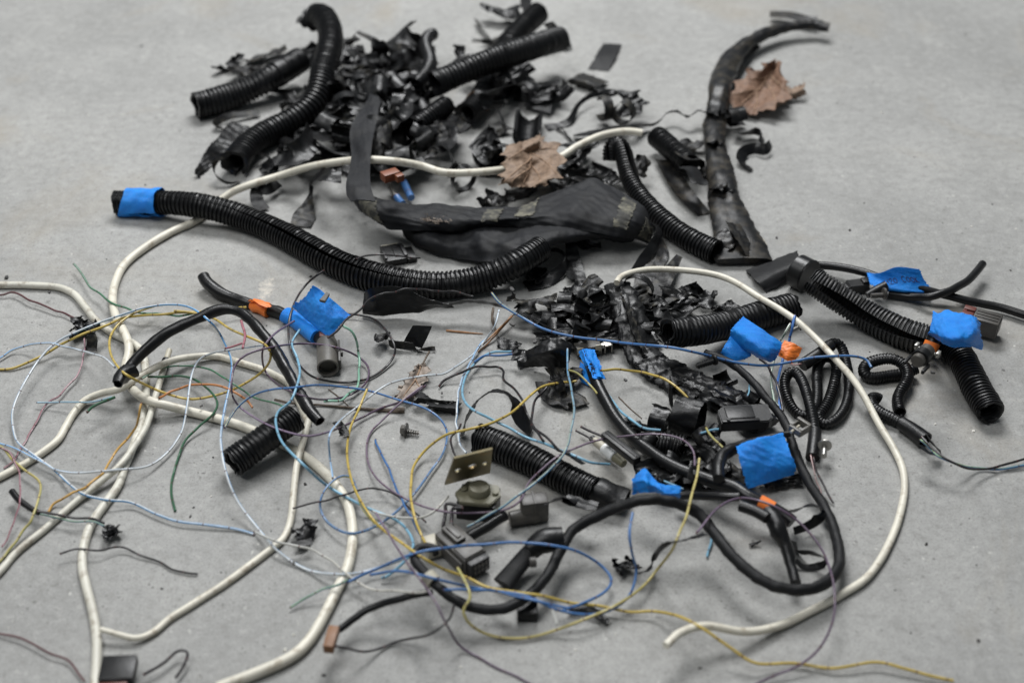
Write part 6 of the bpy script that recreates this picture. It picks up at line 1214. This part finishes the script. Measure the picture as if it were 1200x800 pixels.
W('sky blue wire snaking from the pigtail down into the front tangle', 'sky', [(352, 386, 3), (343, 402, 3), (349, 420, 3), (352, 440, 5), (342, 467, 18), (326, 482, 28), (323, 498, 28), (331, 520, 16), (356, 545, 8), (391, 573, 8), (425, 592, 4), (462, 607, 4), (478, 623, 5), (484, 640, 6), (476, 655, 4), (455, 674, 2), (445, 678)], 4.4)
W('blue wire with yellow stripe arching from the loom piece across the middle', 'blue_yellow', [(262, 500, 24), (277, 477, 10), (297, 462, 8), (320, 456, 8), (345, 454, 12), (370, 451, 14), (400, 452, 12), (432, 457, 8), (465, 468, 4), (495, 477, 3), (512, 487, 3), (521, 498, 4), (524, 511, 4), (519, 531, 3), (505, 552, 3), (487, 577, 4), (460, 603, 4), (431, 620, 3), (406, 623, 5), (384, 611, 3), (375, 592, 3), (381, 573, 5), (397, 559, 8), (412, 560, 6), (418, 575, 5), (426, 597, 6), (444, 618, 4)], 3.9)
W('dark wire lying flat across the white cable loop in front', 'black', [(344, 597), (375, 587, 2), (406, 579, 6), (434, 573, 6), (462, 579, 6), (481, 595, 6), (500, 614, 6)], 3.2)
W('blue wire leaning down to the front harness corner', 'blue', [(438, 512), (453, 545, 3), (466, 576, 6), (481, 604, 6), (496, 630, 8)], 3.8)
W('violet wire running from the middle through the sensor leads', 'violet', [(496, 452, 3), (472, 469, 2), (450, 489, 1), (433, 508, 1), (430, 532, 2), (437, 554, 3), (456, 573, 4), (490, 591, 4), (520, 599, 4), (550, 601, 4), (589, 598, 8), (610, 587, 8), (619, 567, 8), (633, 552, 22), (655, 534, 34), (682, 522, 30), (700, 516, 16), (722, 512, 12), (760, 509, 20), (786, 511, 28), (803, 518, 28), (813, 531, 24), (815, 548, 18)], 3.4)
W('cream wire curving under the sensor leads', 'white', [(437, 600), (469, 606, 2), (487, 607, 2), (508, 600, 2), (526, 580, 5)], 4)
W('white and blue wire from the frayed bundle down past the screw', 'white_blue', [(387, 560, 2), (386, 532), (386, 511), (395, 497), (407, 485), (432, 465), (460, 449, 2), (495, 441, 4), (520, 439, 5), (536, 429, 4), (556, 413, 3), (571, 395, 3), (580, 382, 3), (586, 364, 3)], 3.3)
W('white striped wire bending from the frayed bundle to the thick loom tube', 'white_blue', [(574, 392, 4), (561, 408, 4), (549, 428, 4), (540, 452, 4), (535, 480, 4), (536, 508, 4), (546, 530, 1)], 3.6)
W('sky blue wire from the glossy cone flap sweeping behind the thick loom tube', 'sky', [(601, 411, 5), (580, 412, 6), (562, 420, 6), (548, 437, 5), (543, 460, 4), (551, 477, 2), (575, 492, 1), (605, 506, 8), (640, 520, 26), (670, 533, 28), (692, 541, 14), (715, 544, 6)], 4.2)
W('second sky blue wire ending at the frayed bundle', 'blue', [(601, 415, 4), (585, 416, 5), (568, 419, 5), (556, 424, 4)], 3.6)
W('thick black wire with kinked bend in the middle of the floor', 'black', [(513, 451), (530, 439, 1), (550, 431, 2), (575, 430, 4), (590, 434, 5), (591, 444, 4), (602, 456, 3), (612, 470, 6), (621, 492, 16), (633, 508, 20), (650, 522, 30), (667, 531, 30)], 4.2)
W('dark wire dropping from the dusty tail of tape to the arching strap', 'black', [(647, 448, 6), (631, 466, 4), (625, 484, 8), (625, 500, 14), (640, 515, 24)], 4.2)
W('black wire hidden under the left end of the thick loom tube', 'black', [(540, 500, 3), (530, 512, 2), (531, 526, 1), (535, 536)], 3.6)
W('yellow wire from the small blue-taped plug running left and down to the sensor', 'yellow', [(676, 445, 4), (645, 451, 5), (625, 461, 4), (612, 471, 10), (594, 486, 16), (575, 494, 10), (550, 502, 26), (525, 509, 12), (502, 523, 5), (487, 541, 3), (481, 562, 3), (482, 590, 5), (486, 608, 6), (494, 630, 6), (500, 640, 8)], 4.4)
W('yellow wire curving right from the cream plug to the large tape roll', 'yellow', [(704, 434, 6), (722, 433, 8), (742, 434, 9), (770, 441, 10), (790, 450, 12), (802, 462, 14), (808, 471, 14)], 4.2)
W('green and blue wire standing over the dusty tape tail', 'grey_green', [(665, 408, 24), (667, 435, 28), (671, 460, 30), (672, 485, 30), (669, 510, 34), (666, 522, 36), (655, 540, 34), (628, 564, 20), (604, 582, 12), (574, 603, 12), (546, 618, 10)], 4)
W('olive wire stub crossing behind the small blue-taped plug', 'yellow_pale', [(666, 432, 6), (680, 440, 4), (700, 462, 3)], 3.2)
W('long blue striped wire crossing the central pile to the loom coil', 'blue_yellow', [(578, 343, 3), (587, 355, 8), (606, 368, 22), (637, 385, 26), (672, 395, 28), (725, 401, 28), (775, 406, 22), (812, 413, 16), (845, 420, 12), (872, 425, 12), (898, 427, 12), (932, 424, 12), (960, 418, 18), (995, 417, 18), (1014, 420, 16), (1021, 428, 13)], 4.3)
# front tangle
W('yellow wire running from above the sensor to the front harness and right', 'yellow', [(430, 456, 14), (420, 480, 12), (410, 503, 8), (407, 532, 6), (413, 564, 8), (426, 592, 10), (444, 616, 10), (469, 635, 10), (494, 653, 16), (520, 667, 14), (547, 676, 14), (573, 688, 12), (604, 693, 8), (636, 697, 8), (670, 706, 4), (702, 710, 4), (737, 717, 4), (767, 716, 4), (797, 722, 6), (824, 736, 16), (857, 759, 10), (887, 777, 4), (932, 777, 2), (977, 783, 2), (1026, 776, 5), (1060, 783, 3), (1090, 791, 2), (1116, 796)], 4.8)
W('blue wire passing over the grey plug and curling back at right', 'blue', [(407, 683, 2), (440, 668, 4), (462, 657, 10), (490, 649, 16), (520, 642, 26), (559, 637, 30), (604, 635, 24), (640, 637, 24), (672, 645, 14), (700, 658, 8), (715, 677, 6), (707, 693, 4), (682, 707, 3), (660, 712, 2)], 4.6)
W('blue wire running along the front below the grey plug', 'blue', [(433, 670, 4), (467, 668, 6), (500, 675, 8), (537, 684, 8), (577, 691, 8), (617, 698, 6), (650, 713, 4), (684, 720, 3), (712, 716, 3), (737, 699, 3), (745, 670, 3), (740, 648, 4), (737, 625, 8), (739, 602, 14)], 4.4)
W('teal wire tip reaching left from the front blue wires', 'blue_green', [(342, 712), (360, 700, 1), (380, 690, 3), (410, 681, 4)], 4)
W('second blue wire doubling along the front', 'blue', [(520, 690, 6), (560, 690, 6), (600, 697, 6), (640, 706, 5), (664, 712, 5)], 4.2)
W('yellow wire looping through the front below the black plug', 'yellow_pale', [(536, 664, 14), (546, 682, 10), (551, 700, 6), (543, 716, 3), (553, 733, 2), (577, 745, 2), (610, 747, 2), (650, 738, 2), (690, 723, 4), (723, 708, 5), (752, 688, 3), (770, 668, 3), (787, 645, 6), (797, 622, 14), (805, 605, 32), (812, 577, 36), (817, 557, 36), (820, 538, 38)], 4.6)
W('dark purple wire dropping to the bottom edge in front of the harness', 'purple', [(440, 602, 4), (455, 624, 8), (477, 660, 6), (500, 690, 4), (523, 730, 1), (543, 758), (577, 778), (617, 797), (650, 815)], 3.8)
W('black wire curving from the brown plug to the harness', 'black', [(394, 756, 3), (410, 760, 1), (428, 762), (467, 752), (503, 742, 1), (523, 726, 4), (534, 708, 8)], 4.2)
W('dark purple wire hanging over the orange band and down the right front', 'purple', [(816, 626, 8), (838, 596, 32), (866, 583, 34), (896, 589, 34), (928, 604, 32), (952, 628, 26), (970, 658, 24), (978, 694, 22), (974, 733, 14), (944, 774, 5), (888, 800, 1), (860, 812)], 4)
W('pale wire tip lying under the front yellow wire', 'white', [(646, 712, 2), (650, 722), (653, 732)], 4)
W('blue and black wire leaving the curly loom toward the right edge', 'blue_green', [(1078, 514, 3), (1090, 526, 3), (1104, 537, 2), (1128, 546), (1155, 549), (1180, 548, 1), (1200, 545, 2), (1230, 540, 3)], 4)
W('black wire leaving the curly loom toward the right edge', 'black', [(1080, 512, 5), (1094, 526, 4), (1110, 538, 3), (1130, 547, 2), (1155, 549, 3), (1178, 545, 3), (1200, 538, 4), (1230, 526, 4)], 4)
W('thin dark wire behind the black connector shell', 'black', [(416, 302, 1), (432, 299, 1), (450, 298, 1), (470, 300, 1), (490, 301)], 3)
# ================================================================ twigs and litter
def twig(label, pts, d, mat='twig', name='twig', cat='twig'):
    mx = mpp(*pts[0][:2]); c = path(pts, float(np.mean(d)) * .5 * mx, drape=False); o = tube(name, c, np.array(d) * .5 * mx, mat, None, seg=8, noise=.12, seed=int(pts[0][0])); tag(o, label, cat)
twig('brown dry twig with knobbed end right of the shrink sleeve', [(322, 468, 1), (340, 472, 1), (372, 474), (405, 477), (440, 480), (462, 481), (474, 481)], [3, 2.6, 2.4, 3, 3.2, 4, 8])
twig('thin twig crossing below the brown dry twig', [(385, 456), (397, 465), (408, 475)], [1.5, 1.5, 1.2])
twig('orange-brown pine needle on bare floor', [(523, 387), (540, 389), (566, 391)], [3, 2.4, 1], 'needle', 'pine_needle', 'needle')
twig('pine needle standing among the frayed wires', [(600, 370, 6), (588, 384, 4), (572, 402, 1), (560, 412)], [3, 2.6, 2, 1.5], 'needle', 'pine_needle', 'needle')
twig('second pine needle in the frayed wire bundle', [(598, 372, 7), (580, 390, 5), (566, 404, 1)], [2, 2, 1.5], 'needle', 'pine_needle', 'needle')
twig('grey frayed strand among the pine needles', [(578, 361, 5), (577, 374, 4), (582, 392, 1)], [3, 3.4, 2])
twig('thin straw near the thick smooth cable', [(725, 465), (738, 478), (752, 490)], [1.6, 1.5, 1], 'twig')
twig('thin dark stem rising from the faded leaf to the frayed twist', [(488, 440, 3), (496, 425, 4), (503, 412, 4)], [2.4, 2.4, 2.6])
rs = np.random.RandomState(11)
def chip(label, x, y, s, mat, name='chip', cat='debris'):
    k = Kit(x, y, x + math.cos(s * 7 + x) * 9, y + math.sin(s * 7 + x) * 9); r_ = np.random.RandomState(int(x * 7 + y))
    n_ = 6; poly = [(math.cos(q * 6.283 / n_) * s * r_.uniform(.5, 1.0), math.sin(q * 6.283 / n_) * s * .55 * r_.uniform(.6, 1.1)) for q in range(n_)]
    o = k.prism(poly, 0, s * .45, s * .08).done(name, mat); tag(o, label, cat)
for (x, y, s, lb) in [(8, 326, 5, 'dark chip at the far left above the white cable'), (58, 343, 4.5, 'dark chip just below the left white cable'), (405, 512, 4, 'dark chip beside the dark tape curl left of the screw'), (518, 461, 3.4, 'dark pebble right of the faded leaf'), (627, 401, 5, 'curved dark flake left of the central pile'), (733, 446, 4, 'dark fleck below the cream plug'), (1093, 437, 5, 'dark sliver right of the curly loom'), (882, 634, 3, 'dark speck inside the harness loop'), (600, 340, 6, 'dark bit behind the broad tape band'), (600, 381, 5, 'dark shard by the frayed wires'), (996, 270, 3, 'dark speck on bare floor at the right'), (910, 279, 3, 'pale dark speck right of the tall sleeve mouth'), (236, 476, 3, 'dark crumb by the green wire loop'), (344, 660, 4, 'dark flake below the white cable loop'), (223, 605, 3, 'dark crumb below the green wire end')]:
    chip(lb, x, y, s, 'crumb_dark')
shred(400, 505, 26, 9, 290, 'dark tape curl beside the yellow wire left of the screw', 'vinyl_dusty', curl=.5, wild=.6, seed=700)
shred(447, 384, 22, 14, 20, 'grey lint-covered crumb beside the looping black wire', 'vinyl_dusty', curl=1.0, wild=1.0, seed=701)
# countless crumbs of grit
bm_V = []; bm_F = []
for q in range(420):
    x, y = rs.uniform(-10, 1210), rs.uniform(0, 810); p = P(x, y); s = rs.choice([.0005, .0007, .0011, .0016], p=[.45, .35, .15, .05]); 
    if hf_at(p[0], p[1], .002) > .001: continue
    b0 = len(bm_V); yaw = rs.rand() * 6.28; ca, sa = math.cos(yaw), math.sin(yaw)
    for (u, v, z) in [(-1, -.5, 0), (.8, -.7, 0), (1, .6, 0), (-.7, .7, 0), (-.5, -.2, .8), (.5, -.3, .9), (.4, .4, .6), (-.4, .4, .7)]:
        u *= rs.uniform(.6, 1.2); v *= rs.uniform(.6, 1.2); bm_V.append((p[0] + s * (u * ca - v * sa), p[1] + s * (u * sa + v * ca), .0001 + s * z * rs.uniform(.5, .9)))
    bm_F += [tuple(b0 + i for i in f) for f in [(4, 5, 6, 7), (0, 1, 5, 4), (1, 2, 6, 5), (2, 3, 7, 6), (3, 0, 4, 7)]]
half = len(bm_V) // 16 * 8
kf = [f for f in bm_F if max(f) < half]; kd = [tuple(i - half for i in f) for f in bm_F if min(f) >= half]
o = mesh_obj('pale_grit', bm_V[:half], kf, 'crumb_pale', None, None, 20); tag(o, 'pale crumbs of grit scattered over the concrete', 'grit', kind='stuff')
o = mesh_obj('dark_grit', bm_V[half:], kd, 'crumb_dark', None, None, 20); tag(o, 'dark crumbs of grit scattered over the concrete', 'grit', kind='stuff')
# tidy helper properties
for o in bpy.data.objects:
    for key in ('_o', '_r'):
        if key in o.keys(): del o[key]
